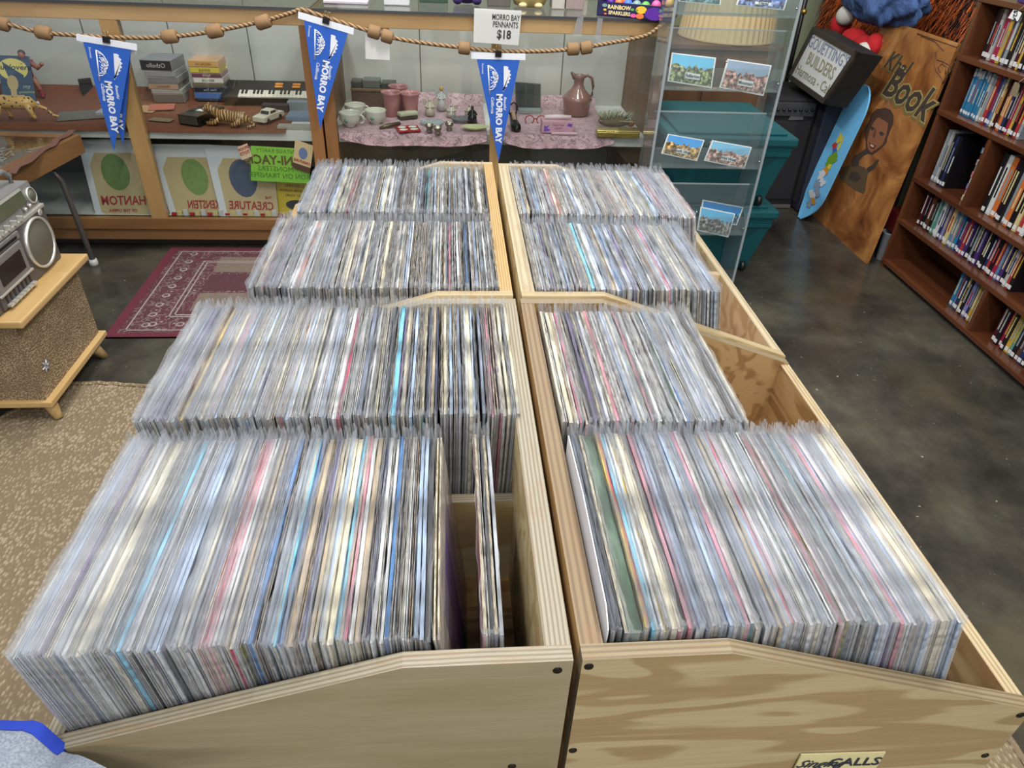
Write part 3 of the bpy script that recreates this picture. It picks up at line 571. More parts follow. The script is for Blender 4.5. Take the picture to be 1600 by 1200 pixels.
def pinkmat():
    t = NT('pink_damask'); v = t.coords(); 
    w = t.n('ShaderNodeTexNoise', Scale=15.0, Detail=1.0, Distortion=3.2); t.l(v, w.inputs['Vector'])
    t.l(t.ramp(w.outputs[0], [(0.44, (176, 142, 148)), (0.485, (130, 98, 106)), (0.515, (130, 98, 106)), (0.55, (184, 150, 156))]), t.b.inputs['Base Color']); t.b.inputs['Roughness'].default_value = 0.5; t.b.inputs['Sheen Weight'].default_value = 0.3; t.bump(w.outputs[0], 0.2); return t.m
PINKC = pinkmat()
drape(-0.530, 0.176, 4.07, YF + .032, 0.060, PINKC, 'lace_cloth', 'dusty pink patterned cloth under the cups in the right display case')
drape(0.245, 0.80, 4.07, YF + .032, 0.060, PINKC, 'lace_cloth', 'dusty pink patterned cloth under the vase and gold box, right of the middle pennant')

# ---------------------------------------------------------------- things on the left case's shelf
zs = SH + 0.010
def boxes(group, base_px, specs, zbase=None, y=None, rot=0.0, name='game_box', cat='box'):
    z = zbase if zbase is not None else zs
    p = Pz(base_px[0], base_px[1], z)
    for (w, d, h, col, top, label, txt, dx) in specs:
        h *= 1.2
        o = thing(name, label, cat, (p.x, p.y, z), group); M = Matrix.Translation((p.x + dx, p.y, z)) @ Matrix.Rotation(R(rot + dx * 200), 4, 'Z')
        mb = MB(); mb.M = M; mb.box((-w / 2, 0, 0), (w / 2, d, h - .0006), bev=.0015); part(mb, 'box_body', mat('box_%d_%d_%d' % top, top, 0.4, var=.1), o)
        mb = MB(); mb.M = M; mb.box((-w / 2 + .003, -.0008, .003), (w / 2 - .003, 0.0004, h - .004)); part(mb, 'printed_end', mat('boxp_%d_%d_%d' % col, col, 0.5), o)
        if txt:
            mb = MB(); mb.M = M; S = Sheet([(-w / 2, -.0012, h), (w / 2, -.0012, h), (w / 2, -.0012, 0), (-w / 2, -.0012, 0)]); S.text(mb, txt[0], .5, .52, h * .6, mirror=txt[1]); part(mb, 'printed_title', mat('ink_%d_%d_%d' % txt[2], txt[2], .6), o)
        z += h
gb = 'boxed games stacked left of the keyboard'
boxes(gb, (262, 160), [(.15, .20, .035, (92, 82, 72), (120, 116, 112), 'grey-brown box at the bottom of the left stack of games', None, .012), (.15, .20, .018, (150, 145, 140), (160, 158, 156), 'thin pale grey box second from the bottom of the left games stack', None, .008),
    (.15, .20, .024, (170, 140, 110), (130, 120, 110), 'box with a maroon and cream end in the left games stack', ('MANIAC', True, (120, 40, 50)), -.004), (.15, .20, .026, (120, 118, 118), (140, 140, 142), 'mid grey box in the middle of the left games stack', None, .002), (.15, .20, .024, (148, 146, 146), (150, 150, 152), 'light grey box under the black one in the left games stack', None, -.008),
    (.155, .20, .042, (28, 28, 30), (128, 128, 132), 'black ended box with curly white title on top of the left games stack', ('Othello', True, (200, 200, 205)), -.016)])
gb2 = 'boxed games stacked beside the keyboard'
boxes(gb2, (330, 158), [(.16, .20, .010, (40, 44, 60), (60, 64, 80), 'dark thin box at the bottom of the stack beside the keyboard', None, .012), (.155, .20, .026, (70, 110, 170), (120, 130, 150), 'blue ended box near the bottom of the stack beside the keyboard', None, -.002), (.165, .20, .022, (26, 28, 40), (90, 90, 96), 'black ended box above the blue one, stack beside the keyboard', ('Time Trax', True, (170, 180, 210)), .006),
    (.16, .20, .016, (110, 100, 70), (120, 116, 100), 'olive box in the middle of the stack beside the keyboard', None, 0), (.15, .20, .022, (220, 214, 200), (190, 180, 170), 'white ended box with dark print, stack beside the keyboard', ('RESOLVE', True, (50, 30, 30)), .006), (.15, .20, .018, (110, 60, 80), (150, 120, 120), 'plum ended box in the stack beside the keyboard', ('PRISMS', True, (220, 190, 180)), .002),
    (.15, .20, .024, (210, 190, 70), (190, 170, 90), 'yellow ended box near the top of the stack beside the keyboard', ('BONUS', True, (120, 80, 30)), -.003), (.15, .20, .026, (206, 160, 90), (200, 158, 120), 'orange topped box on top of the stack beside the keyboard', ('ARCADIA', True, (160, 90, 40)), -.004)])
# keyboard
p = Pz(440, 165, zs); k = thing('toy_keyboard', 'black electronic keyboard with orange buttons lying on the shelf', 'keyboard', (p.x, p.y, zs)); M = Matrix.Translation((p.x, p.y, zs)) @ Matrix.Rotation(R(1), 4, 'Z') @ Matrix.Rotation(R(16), 4, 'X')
kx0, kx1 = -0.30, 0.205
mb = MB(); mb.M = M; mb.box((kx0, 0, 0.01), (kx1, 0.175, 0.042), bev=.004); part(mb, 'keyboard_body', BLACK, k)
mb = MB(); mb.M = M
for i in range(21): mb.box((kx0 + .09 + i * .0195, -.004, .0425), (kx0 + .1085 + i * .0195, .062, .049))
part(mb, 'white_keys', mat('ivory_key', (214, 206, 190), .35), k)
mb = MB(); mb.M = M
for i in range(20):
    if i % 7 not in (2, 6): mb.box((kx0 + .103 + i * .0195, .024, .0495), (kx0 + .113 + i * .0195, .062, .054))
part(mb, 'black_keys', BLACK, k)
for (a, b) in ((-.04, 0.0), (.05, .09)):
    mb = MB(); mb.M = M
    for q in range(2): mb.box((a, .10 + q * .026, .0425), (b, .118 + q * .026, .0455))
    part(mb, 'orange_button', mat('orange_button', (226, 140, 50), .4), k)
# small black cassette box, tiger, toy car etc.
p = Pz(296, 196, zs); t = thing('tape_player', 'black boxy handheld tape player lying in front of the stacked games', 'tape player', tuple(p)); M = Matrix.Translation(p) @ Matrix.Rotation(R(-20), 4, 'Z')
mb = MB(); mb.M = M; mb.box((-.055, 0, 0), (.055, .21, .045), bev=.004); part(mb, 'player_body', mat('gloss_black', (18, 18, 18), .18), t)
mb = MB(); mb.M = M; mb.box((-.050, -.002, .006), (.050, 0, .040)); mb.box((-.056, 0, .043), (.056, .006, .047)); part(mb, 'chrome_front', mat('dull_metal', (120, 120, 112), .3, .9), t)
mb = MB(); mb.M = M; mb.box((-.02, .09, .0452), (.02, .12, .0458)); part(mb, 'paper_tag', PAPER, t)
for (px_, nm, lb, c1, c2, sc_, spots) in (((362, 195), 'tiger_figurine', 'brown and gold tiger figurine lying in front of the keyboard', (150, 108, 60), (84, 58, 34), 1.05, 'stripe'), ((30, 188), 'leopard_figurine', 'yellow leopard figurine with black spots at the far left of the shelf', (196, 154, 84), (40, 30, 20), 1.5, 'spot')):
    p = Pz(px_[0], px_[1], zs); t = NT(nm + '_fur'); v = t.n('ShaderNodeTexWave' if spots == 'stripe' else 'ShaderNodeTexVoronoi')
    v.inputs['Scale'].default_value = 26.0 if spots == 'stripe' else 55.0; t.l(t.coords(), v.inputs['Vector'])
    if spots == 'stripe': v.inputs['Distortion'].default_value = 6.0; t.l(t.ramp(v.outputs[1], [(0.25, c2), (0.5, c1), (0.9, (186, 150, 96))]), t.b.inputs['Base Color'])
    else: t.l(t.ramp(v.outputs[0], [(0.22, c2), (0.30, c1)]), t.b.inputs['Base Color'])
    t.b.inputs['Roughness'].default_value = .3
    g = MB(); g.M = Matrix.Translation(p) @ Matrix.Rotation(R(-6 if spots == 'stripe' else 8), 4, 'Z') @ Matrix.Scale(sc_ if spots == 'stripe' else 1.12, 4)
    lo = 0.0 if spots == 'stripe' else 0.035
    g.tube([(-.060, 0, .038 + lo), (-.03, .0, .040 + lo), (.02, 0, .034 + lo), (.06, 0, .034 + lo), (.085, .0, .024 + lo)], [.022, .028, .025, .027, .010], 12)
    g.tube([(-.055, 0, .045 + lo), (-.078, -.004, .066 + lo), (-.088, -.006, .070 + lo)], [.020, .017, .018], 10); g.ball((-.092, -.008, .072 + lo), (.018, .017, .017)); g.ball((-.108, -.012, .067 + lo), (.009, .010, .008), 8, 6)
    for e_ in (-.014, .010): g.ball((-.088, -.008 + e_, .088 + lo), (.005, .004, .007), 6, 5)
    if spots == 'stripe':
        for (a, b) in ((-.03, -.02), (-.03, .02)): g.tube([(-.045, b, .028), (-.07, b, .010), (-.105, b, .008)], [.012, .010, .009], 8)
        g.tube([(.055, -.022, .030), (.03, -.034, .012), (.01, -.036, .008)], [.018, .010, .008], 8); g.tube([(.08, 0, .02), (.115, -.02, .009), (.09, -.05, .007)], [.007, .006, .006], 8)
    else:
        for (a, b, d_) in ((-.05, -.018, -.02), (-.042, .018, .012), (.055, -.018, .015), (.06, .018, -.012)): g.tube([(a, b, .035 + lo), (a + d_ * .5, b, .034), (a + d_, b, .014), (a + d_ - .006, b, .006)], [.015, .010, .007, .008], 8)
        g.tube([(.085, 0, .06), (.115, 0, .045), (.135, 0, .018), (.155, 0, .014)], [.008, .006, .006, .005], 8)
    single(g, nm, t.m, lb, 'figurine', (p.x, p.y, p.z))
p = Pz(405, 194, zs); t = thing('toy_car', 'cream white toy car beside the tiger figurine', 'toy car', tuple(p)); M = Matrix.Translation(p) @ Matrix.Rotation(R(-24), 4, 'Z')
mb = MB(); mb.M = M; mb.prism([(-.0, .010), (-.0, .030), (.03, .033), (.045, .034), (.12, .034), (.16, .031), (.162, .010)], 'x', -.034, .034); part(mb, 'car_body', mat('car_cream', (206, 200, 178), .25), t)
mb = MB(); mb.M = M; mb.prism([(.050, .034), (.064, .050), (.108, .051), (.128, .034)], 'x', -.026, .026); part(mb, 'car_roof', MATS['car_cream'], t)
mb = MB(); mb.M = M; mb.prism([(.049, .036), (.061, .048), (.0615, .048), (.0505, .0345)], 'x', -.022, .022); mb.box((-.0265, .066, .037), (.0265, .105, .047)); part(mb, 'car_window', BLACK, t)
for a in (.03, .125):
    for b in (-.035, .029): mb = MB(); mb.M = M @ Matrix.Translation((b, a, .012)) @ Matrix.Rotation(R(90), 4, 'Y'); mb.lathe([(.012, 0), (.012, .007)], seg=14); part(mb, 'wheel', BLACK, t)
# wrestler figure
p = Pz(56, 152, zs); t = thing('action_figure', 'toy wrestler figure in a red outfit standing with arms spread', 'toy figure', tuple(p)); SKN = mat('toy_skin', (150, 96, 76), .45); REDT = mat('toy_red', (120, 26, 32), .45)
g = MB(); g.M = Matrix.Translation(p) @ Matrix.Scale(1.12, 4)
for s_ in (-1, 1):
    g.tube([(s_ * .014, 0, .085), (s_ * .026, 0, .050), (s_ * .034, -.002, .010)], [.014, .011, .008], 10); g.tube([(s_ * .032, 0, .145), (s_ * .052, -.005, .128), (s_ * .074, -.01, .142)], [.012, .010, .007], 10); g.ball((s_ * .078, -.011, .146), .009, 8, 6)
g.tube([(0, 0, .150), (0, 0, .168)], [.011, .010], 10); g.ball((0, -.001, .180), (.014, .015, .018)); part(g, 'figure_body', SKN, t)
g = MB(); g.M = Matrix.Translation(p) @ Matrix.Scale(1.12, 4); g.tube([(0, 0, .078), (0, 0, .095), (0, 0, .120), (0, 0, .148), (0, 0, .156)], [.018, .021, .020, .030, .016], 14); g.tube([(-.034, 0, .148), (.034, 0, .148)], [.014, .014], 10); part(g, 'red_outfit', REDT, t)
for s_ in (-1, 1): g = MB(); g.M = Matrix.Translation(p) @ Matrix.Scale(1.12, 4); g.tube([(s_ * .029, 0, .035), (s_ * .035, -.002, .006), (s_ * .038, -.014, .005)], [.011, .010, .008], 8); part(g, 'boot', REDT, t)
g = MB(); g.M = Matrix.Translation(p) @ Matrix.Scale(1.12, 4); g.ball((0, .002, .186), (.0148, .0155, .015), 12, 8); part(g, 'hair', mat('toy_hair', (60, 36, 26), .5), t)
single(MB().box((Pz(66, 156, zs).x, 3.80, zs - .006), (Pz(66, 156, zs).x + .035, 3.83, zs + .018)), 'price_tag', PAPER, 'small white price tag at the feet of the red toy wrestler', 'price tag')
# magazine
S = Sheet([Py(-6, 86, 3.98), Py(45, 88, 3.98), Py(56, 158, 3.80), Py(6, 160, 3.80)]); t = thing('magazine', 'old navy and yellow magazine with a portrait propped at the far left', 'magazine', tuple(S.P(.5, 1)))
mb = MB(); S.quad(mb, 0, 0, 1, 1, 0, .004); part(mb, 'cover', mat('mag_navy', (50, 66, 86), .4), t)
mb = MB(); S.ell(mb, .45, .30, .46, .24, .001, .0008); part(mb, 'yellow_oval', mat('mag_yellow', (190, 176, 96), .4), t)
mb = MB(); S.text(mb, 'Sunlovers', .48, .26, .042, off=.0022, bold=.01); part(mb, 'title', INK, t)
mb = MB(); S.ell(mb, .38, .60, .17, .17, .0022, .001); S.quad(mb, .28, .72, .46, 1.0, .0022, .001); S.quad(mb, .10, .86, .68, 1.0, .0024, .001); part(mb, 'portrait', mat('mag_skin', (160, 140, 100), .5), t)
mb = MB(); S.text(mb, 'my', .80, .68, .03, off=.002); S.text(mb, 'precious', .78, .80, .022, off=.002); part(mb, 'caption', mat('mag_cap', (150, 160, 120), .5), t)
# flat papers and small boxes
def flatbox(pxa, w, d, h, col, label, name='paper_card', cat='card', rot=0, z=zs - .002, rough=.6):
    p = Pz(pxa[0], pxa[1], z); mb = MB(); mb.M = Matrix.Translation(p) @ Matrix.Rotation(R(rot), 4, 'Z'); mb.box((-w / 2, 0, 0), (w / 2, d, h), bev=min(.002, h / 3)); return single(mb, name, mat('flat_%d_%d_%d' % col, col, rough, var=.2, scale=80), label, cat)
flatbox((130, 187), .22, .16, .004, (96, 92, 84), 'grey-brown paper sheet lying left of the first pennant', 'paper_sheet', 'paper', 20)
flatbox((222, 176), .10, .13, .003, (172, 130, 92), 'tan card between the post and the black tape player', rot=-5); flatbox((252, 172), .12, .11, .004, (168, 92, 76), 'reddish printed card behind the black tape player', rot=14, z=zs + .003)
flatbox((248, 190), .11, .05, .004, (120, 104, 76), 'small olive print left of the black tape player', rot=-12, z=zs - .001)
flatbox((158, 182), .05, .10, .018, (150, 150, 150), 'small striped grey box partly behind the first pennant', 'small_box', 'box'); flatbox((430, 174), .13, .05, .03, (40, 26, 30), 'dark maroon case behind the toy car', 'small_case', 'case')
flatbox((460, 203), .16, .05, .016, (150, 146, 136), 'beige patterned packet at the front right corner of the left shelf', 'packet', 'packet', z=SH + .001); flatbox((468, 190), .13, .12, .022, (104, 122, 140), 'blue-grey boxed item behind the beige packet', 'small_box', 'box', z=SH + .001); flatbox((470, 174), .13, .10, .045, (118, 126, 132), 'taller grey box at the right end of the left shelf', 'small_box', 'box', z=SH + .001)
flatbox((140, 150), .06, .015, .085, (26, 24, 26), 'black folded sunglasses case behind the first pennant', 'glasses_case', 'case', 40)

# ---------------------------------------------------------------- lower left: lettered posters seen from behind
GRAPH = mat('poster_tan', (178, 160, 118), .7, var=.06); POSTW = mat('poster_white', (196, 200, 202), .6); POSTR = mat('poster_red_ink', (150, 34, 38), .7)
YY = (3.60, 3.50)
def poster(px4, label, words, oval, cut=0.16, tan=(.12, .17, 1.05, 1.0)):
    S = Sheet([Py(*px4[0], YY[0]), Py(*px4[1], YY[0]), Py(*px4[2], YY[1]), Py(*px4[3], YY[1])]); t = thing('poster', label, 'poster', tuple(S.P(.5, 1)))
    mb = MB(); S.quad(mb, 0, 0, 1, 1, 0, .003); part(mb, 'white_mount', POSTW, t)
    a, b, c, d = tan; c = min(c, .995); mb = MB(); S.poly(mb, [(a, b + cut), (a, d - cut * .3), (a + cut * .8, d), (c, d), (c, b), (a + cut * .8, b)], .001, .0009); part(mb, 'tan_sheet', GRAPH, t)
    mb = MB(); u, v, ru, rv, col = oval; S.ell(mb, u, v, ru, rv, .002, .0009); part(mb, 'printed_oval', mat('oval_%d_%d_%d' % col, col, .7, var=.25, scale=60), t)
    mb = MB()
    for (w, uu, vv, sz, bx) in words: S.text(mb, w, uu, vv, sz, off=.0024, mirror=True, bold=.02, sx=bx)
    part(mb, 'printed_title', POSTR, t)
poster([(120, 218), (207, 218), (236, 337), (150, 337)], 'white mounted poster with green oval and red lettering, left of the case post', [('PHANTOM', .62, .80, .062, .80), ('OF THE OPERA', .52, .93, .020, 1)], (.55, .42, .25, .24, (96, 122, 62)))
poster([(230, 225), (330, 226), (352, 340), (268, 340)], 'white mounted poster with green oval and red lettering, just right of the case post', [('FRANKENSTEIN', .82, .82, .056, .62)], (.62, .44, .22, .25, (112, 136, 76)))
YY = (3.585, 3.485)
poster([(318, 226), (424, 230), (436, 343), (346, 340)], 'white mounted poster with a blue-grey oval and red lettering, below the green sign', [('CREATURE', .56, .82, .056, .80), ('THE', .86, .70, .018, 1)], (.50, .44, .22, .26, (66, 78, 98)))
mb = MB(); S = Sheet([Py(430, 284, 3.56), Py(490, 288, 3.56), Py(484, 350, 3.52), Py(432, 345, 3.52)]); t = thing('yellow_leaflet', 'yellow leaflet with black print low behind the far left record row', 'leaflet', tuple(S.P(.5, 1))); S.quad(mb, 0, 0, 1, 1, 0, .002); part(mb, 'sheet', mat('leaflet_yellow', (196, 172, 38), .6), t)
mb = MB(); S.text(mb, 'SCIENTIFIC', .5, .08, .02, mirror=True, off=.001); S.text(mb, 'MONSTER MUSEUM', .5, .20, .016, mirror=True, off=.001); S.text(mb, 'GET YOURS', .5, .32, .016, mirror=True, off=.001); S.ell(mb, .62, .55, .34, .13, .0012, .0008); part(mb, 'black_print', INK, t)
S = Sheet([Py(392, 228, 3.475), Py(484, 233, 3.475), Py(484, 287, 3.475), Py(392, 282, 3.475)]); t = thing('green_sign', 'bright green handwritten sign seen from behind at the right of the posters', 'sign', tuple(S.P(.5, 1)))
mb = MB(); S.quad(mb, 0, 0, 1, 1, 0, .002); part(mb, 'green_sheet', mat('neon_green', (132, 196, 62), .6), t)
mb = MB(); S.text(mb, 'MANI-YACK', .46, .38, .062, off=.001, mirror=True, bold=.03, sx=.9); part(mb, 'brown_lettering', mat('sign_brown', (92, 74, 30), .7), t)
mb = MB(); S.text(mb, 'VINTAGE RARITY', .45, .11, .026, off=.001, mirror=True); S.text(mb, 'MONSTERS', .42, .62, .034, off=.001, mirror=True); S.text(mb, 'IRON ON TRANSFER', .5, .82, .034, off=.001, mirror=True, sx=.95); part(mb, 'thin_lettering', mat('sign_olive', (80, 120, 40), .7), t)
S = Sheet([Py(461, 218, 3.462), Py(490, 228, 3.462), Py(484, 271, 3.462), Py(457, 262, 3.462)]); t = thing('small_packet', 'small tan printed packet fixed on the corner of the green sign', 'packet', tuple(S.P(.5, 1)))
mb = MB(); S.quad(mb, 0, 0, 1, .80, 0, .002); part(mb, 'tan_sheet', GRAPH, t); mb = MB(); S.quad(mb, 0, .80, 1, 1, 0, .002); part(mb, 'brown_strip', mat('packet_brown', (70, 48, 34), .6), t); mb = MB(); S.ell(mb, .5, .38, .24, .2, .001, .001); part(mb, 'blue_oval', mat('packet_blue', (90, 104, 140), .6), t)
mb = MB(); S.text(mb, 'CREATURE', .5, .68, .016, off=.001, mirror=True, bold=.03); part(mb, 'red_print', POSTR, t)
S = Sheet([Py(371, 230, 3.470), Py(386, 224, 3.470), Py(394, 244, 3.470), Py(378, 250, 3.470)]); t = thing('price_label', 'small tilted tan and red label left of the green sign', 'label', tuple(S.P(.5, 1)))
mb = MB(); S.quad(mb, 0, 0, 1, 1, 0, .001); part(mb, 'label_sheet', mat('label_tan', (206, 180, 150), .7), t); mb = MB(); S.text(mb, 'SPOOK', .5, .25, .018, off=.001, mirror=True, bold=.03); S.text(mb, 'TOTS', .5, .60, .02, off=.001, mirror=True, bold=.03); part(mb, 'red_print', POSTR, t)
mb = MB(); 
for i in range(26): x = -1.40 + i * .029; mb.box((x, 3.488, .1765), (x + .022, 3.498, .1765 + .014 + .008 * (i % 3)), i % 3)
single(mb, 'comic_strip', [mat('strip_red', (170, 34, 34), .6), mat('strip_cream', (206, 190, 130), .6), mat('strip_white', (200, 200, 196), .6)], 'red and cream printed paper strip lying along the bottom of the posters', 'paper strip')

# ---------------------------------------------------------------- right case: cups, vase and ornaments
PK = mat('pink_ceramic', (164, 112, 110), .2, coat=.4); CER = mat('white_ceramic', (204, 204, 190), .15, coat=.6); DEC = mat('cup_decor', (110, 150, 140), .4)
def open_cup(prof, th=.003): return prof + [(max(.001, r - th), z) for r, z in reversed(prof) if z > prof[0][1] + th] + [(.001, prof[0][1] + th)]
for (px_, lb, hz) in (((613, 181), 'pink flared tumbler, front left of the three', .118), ((642, 181), 'pink flared tumbler, front right of the three', .115), ((624, 172), 'pink flared tumbler standing behind the other two', .122)):
    p = Pz(px_[0], px_[1], zs); single(MB().lathe(open_cup([(.030, 0), (.034, .004), (.040, hz * .6), (.046, hz * .9), (.052, hz)]), p, 24, cap=False), 'pink_cup', PK, lb, 'cup', tuple(p), 'pink tumblers')
for (px_, lb, ang) in (((548, 197), 'white teacup with a green flower decal, front left of the three', -10), ((556, 184), 'white teacup standing behind the decorated one', 15), ((588, 193), 'white footed teacup nearest the pink tumblers', 180)):
    p = Pz(px_[0], px_[1], zs); t = thing('teacup', lb, 'teacup', tuple(p), 'white teacups')
    part(MB().lathe(open_cup([(.022, 0), (.024, .006), (.042, .020), (.050, .040), (.051, .062), (.052, .066)], .003), p, 26, cap=False), 'cup_body', CER, t)
    g = MB(); g.M = Matrix.Translation(p) @ Matrix.Rotation(R(ang), 4, 'Z'); g.tube([(.048 + .022 * math.sin(a), 0, .036 + .020 * math.cos(a)) for a in [math.pi * i / 12 for i in range(13)]], .0045, 8); part(g, 'handle', CER, t)
    g = MB(); g.M = Matrix.Translation(p) @ Matrix.Rotation(R(-105), 4, 'Z') @ Matrix.Translation((.0505, 0, .036)) @ Matrix.Rotation(R(90), 4, 'Y'); g.lathe([(.010, -.002), (.010, .0012)], seg=12); part(g, 'flower_decal', DEC, t)
def lathe_thing(px_, prof, mt, name, lb, cat, seg=22, sx=1, sy=1, z=zs): p = Pz(px_[0], px_[1], z); return single(MB().lathe(prof, p, seg, sx=sx, sy=sy, cap=False), name, mt, lb, cat, tuple(p))
p = Pz(900, 178, zs); t = thing('pitcher', 'tall mauve ceramic pitcher with a loop handle at the back', 'pitcher', tuple(p))
part(MB().lathe(open_cup([(.060, 0), (.066, .004), (.078, .075), (.080, .080), (.070, .095), (.036, .130), (.026, .150), (.027, .180), (.032, .196)]), p, 28, cap=False), 'pitcher_body', mat('mauve_ceramic', (134, 98, 88), .2, coat=.5), t)
g = MB(); g.M = Matrix.Translation(p); g.tube([(.024, 0, .185), (.045, 0, .196), (.068, 0, .180), (.078, 0, .140), (.076, 0, .100), (.066, 0, .085)], .0075, 10); part(g, 'handle', MATS['mauve_ceramic'], t)
g = MB(); g.M = Matrix.Translation(p); g.tube([(-.022, 0, .180), (-.034, 0, .198), (-.044, 0, .208)], [.013, .010, .006], 8); part(g, 'spout', MATS['mauve_ceramic'], t)
# wicker box with plastic boxes on top
p = Pz(580, 170, zs); WICK = mat('brown_wicker', (84, 66, 54), .8, var=.35, scale=120, bump=.5)
t = thing('wicker_box', 'dark brown wicker box standing behind the teacups', 'box', tuple(p)); part(MB().box((p.x - .10, p.y + .03, zs), (p.x + .13, p.y + .15, zs + .078), bev=.004), 'box_body', WICK, t); part(MB().box((p.x - .103, p.y + .027, zs + .079), (p.x + .133, p.y + .153, zs + .092), bev=.003), 'lid', mat('wicker_lid', (112, 90, 66), .7, var=.2), t)
flat_z = zs + .093
for (a, b, c, h, lb) in ((-.10, -.045, (70, 76, 76), .032, 'dark grey small box at the left on the wicker box'), (-.04, .05, (104, 108, 108), .040, 'grey metal tin in the middle on the wicker box'), (.056, .13, (62, 68, 68), .028, 'dark small box at the right on the wicker box')):
    single(MB().box((p.x + a, p.y + .04, flat_z), (p.x + b, p.y + .12, flat_z + h), bev=.004), 'small_box', mat('tin_%d' % c[0], c, .35, .3), lb, 'box')
# brush, mirror compact, silver pieces
p = Pz(650, 186, zs); t = thing('clothes_brush', 'pale green backed brush lying in front of the pink tumblers', 'brush', tuple(p)); M = Matrix.Translation((p.x - .04, p.y, zs)) @ Matrix.Rotation(R(28), 4, 'Z')
g = MB(); g.M = M; g.box((-.05, -.02, .018), (.05, .025, .036), bev=.006); part(g, 'brush_back', mat('pale_green_back', (176, 180, 150), .35), t); g = MB(); g.M = M; g.box((-.048, -.018, .002), (.046, .023, .018)); part(g, 'bristles', mat('bristle_dark', (66, 58, 48), .8), t)
g = MB(); q = Pz(608, 200, zs); g.M = Matrix.Translation((q.x, q.y, zs)) @ Matrix.Rotation(R(32), 4, 'Z'); g.tube([(-.05, 0, .006), (0, 0, .012), (.06, 0, .014)], [.006, .011, .009], 10); single(g, 'hair_clip', mat('tarnished_brass', (96, 84, 60), .35, .7), 'tarnished dark clip lying left of the red dish', 'clip')
p = Pz(640, 206, zs); t = thing('playing_card_dish', 'small square red and white dish at the front of the pink cloth', 'dish', tuple(p)); g = MB(); g.M = Matrix.Translation(p) @ Matrix.Rotation(R(14), 4, 'Z'); g.box((-.055, -.01, 0), (.055, .085, .008), bev=.003); part(g, 'red_rim', mat('dish_red', (160, 26, 40), .25), t)
for k in range(4): g = MB(); g.M = Matrix.Translation(p) @ Matrix.Rotation(R(14), 4, 'Z') @ Matrix.Translation((-.026 + .052 * (k % 2), .016 + .042 * (k // 2), .0082)); g.ball((0, 0, 0), (.022, .016, .004), 10, 6); part(g, 'white_petal', CER, t)
SIL = mat('tarnished_silver', (156, 150, 136), .28, .85)
for (px_, lb) in (((671, 206), 'tiny silver cup, left of the front cluster'), ((684, 209), 'tiny silver cup lying nearest the front edge'), ((702, 203), 'taller tiny silver cup right in the front cluster')):
    lathe_thing(px_, open_cup([(.014, 0), (.016, .006), (.012, .012), (.019, .022), (.021, .036)], .002), SIL, 'silver_cup', lb, 'cup', 16)
for (px_, h, lb, c) in (((672, 180), .085, 'pale bisque angel figurine, front one of the pair', (176, 170, 150)), ((690, 172), .120, 'taller glass angel figurine with golden hair at the back', (190, 192, 190)), ((705, 182), .060, 'small silver figurine beside the glass angel', (170, 164, 150)), ((733, 182), .060, 'small beige figurine beside the black one', (160, 148, 130)), ((738, 192), .085, 'black seated figurine near the middle pennant', (24, 24, 26))):
    p = Pz(px_[0], px_[1], zs); t = thing('figurine', lb, 'figurine', tuple(p)); m_ = mat('fig_%d' % (c[0] + c[2]), c, .25, coat=.3)
    g = MB(); g.lathe([(.001, 0), (.026, .002), (.022, h * .35), (.014, h * .62), (.010, h * .74), (.006, h * .80)], p, 14, cap=False)
    for s_ in (-1, 1): g.tube([(p.x + s_ * .010, p.y, p.z + h * .68), (p.x + s_ * .022, p.y - .008, p.z + h * .5), (p.x + s_ * .006, p.y - .020, p.z + h * .52)], [.006, .005, .004], 7)
    part(g, 'robe', m_, t); g = MB(); g.ball((p.x, p.y, p.z + h * .89), (h * .09, h * .09, h * .11), 10, 7); part(g, 'head', mat('fig_gold', (190, 158, 80), .3) if 'golden' in lb else m_, t)
    if 'angel' in lb:
        for s_ in (-1, 1): g = MB(); g.add([(p.x + s_ * .006, p.y + .008, p.z + h * .45), (p.x + s_ * .035, p.y + .014, p.z + h * .6), (p.x + s_ * .038, p.y + .014, p.z + h * .92), (p.x + s_ * .018, p.y + .010, p.z + h * .86), (p.x + s_ * .006, p.y + .011, p.z + h * .45), (p.x + s_ * .035, p.y + .017, p.z + h * .6), (p.x + s_ * .038, p.y + .017, p.z + h * .92), (p.x + s_ * .018, p.y + .013, p.z + h * .86)], [(0, 1, 2, 3), (7, 6, 5, 4), (0, 4, 5, 1), (1, 5, 6, 2), (2, 6, 7, 3), (3, 7, 4, 0)]); part(g, 'wing', m_, t)
lathe_thing((675, 192), [(.001, 0), (.058, 0), (.060, .006), (.056, .009), (.001, .009)], clear('dish_glass', (214, 226, 220), rough=.05, haze=.25), 'glass_dish', 'round ribbed glass dish under the bisque angel', 'dish')
lathe_thing((723, 190), open_cup([(.030, 0), (.050, .004), (.064, .018)], .006), clear('ashtray_glass', (186, 190, 190), rough=.05, haze=.45, hazecol=(120, 125, 125)), 'glass_ashtray', 'oval cut glass ashtray beside the black figurine', 'ashtray', sy=.7)
lathe_thing((742, 203), open_cup([(.018, 0), (.030, .004), (.056, .018)], .002), mat('pale_lime_ceramic', (188, 190, 140), .3, coat=.4), 'leaf_dish', 'pale yellow-green boat shaped dish beside the middle pennant', 'dish', sx=1.25, sy=.7)
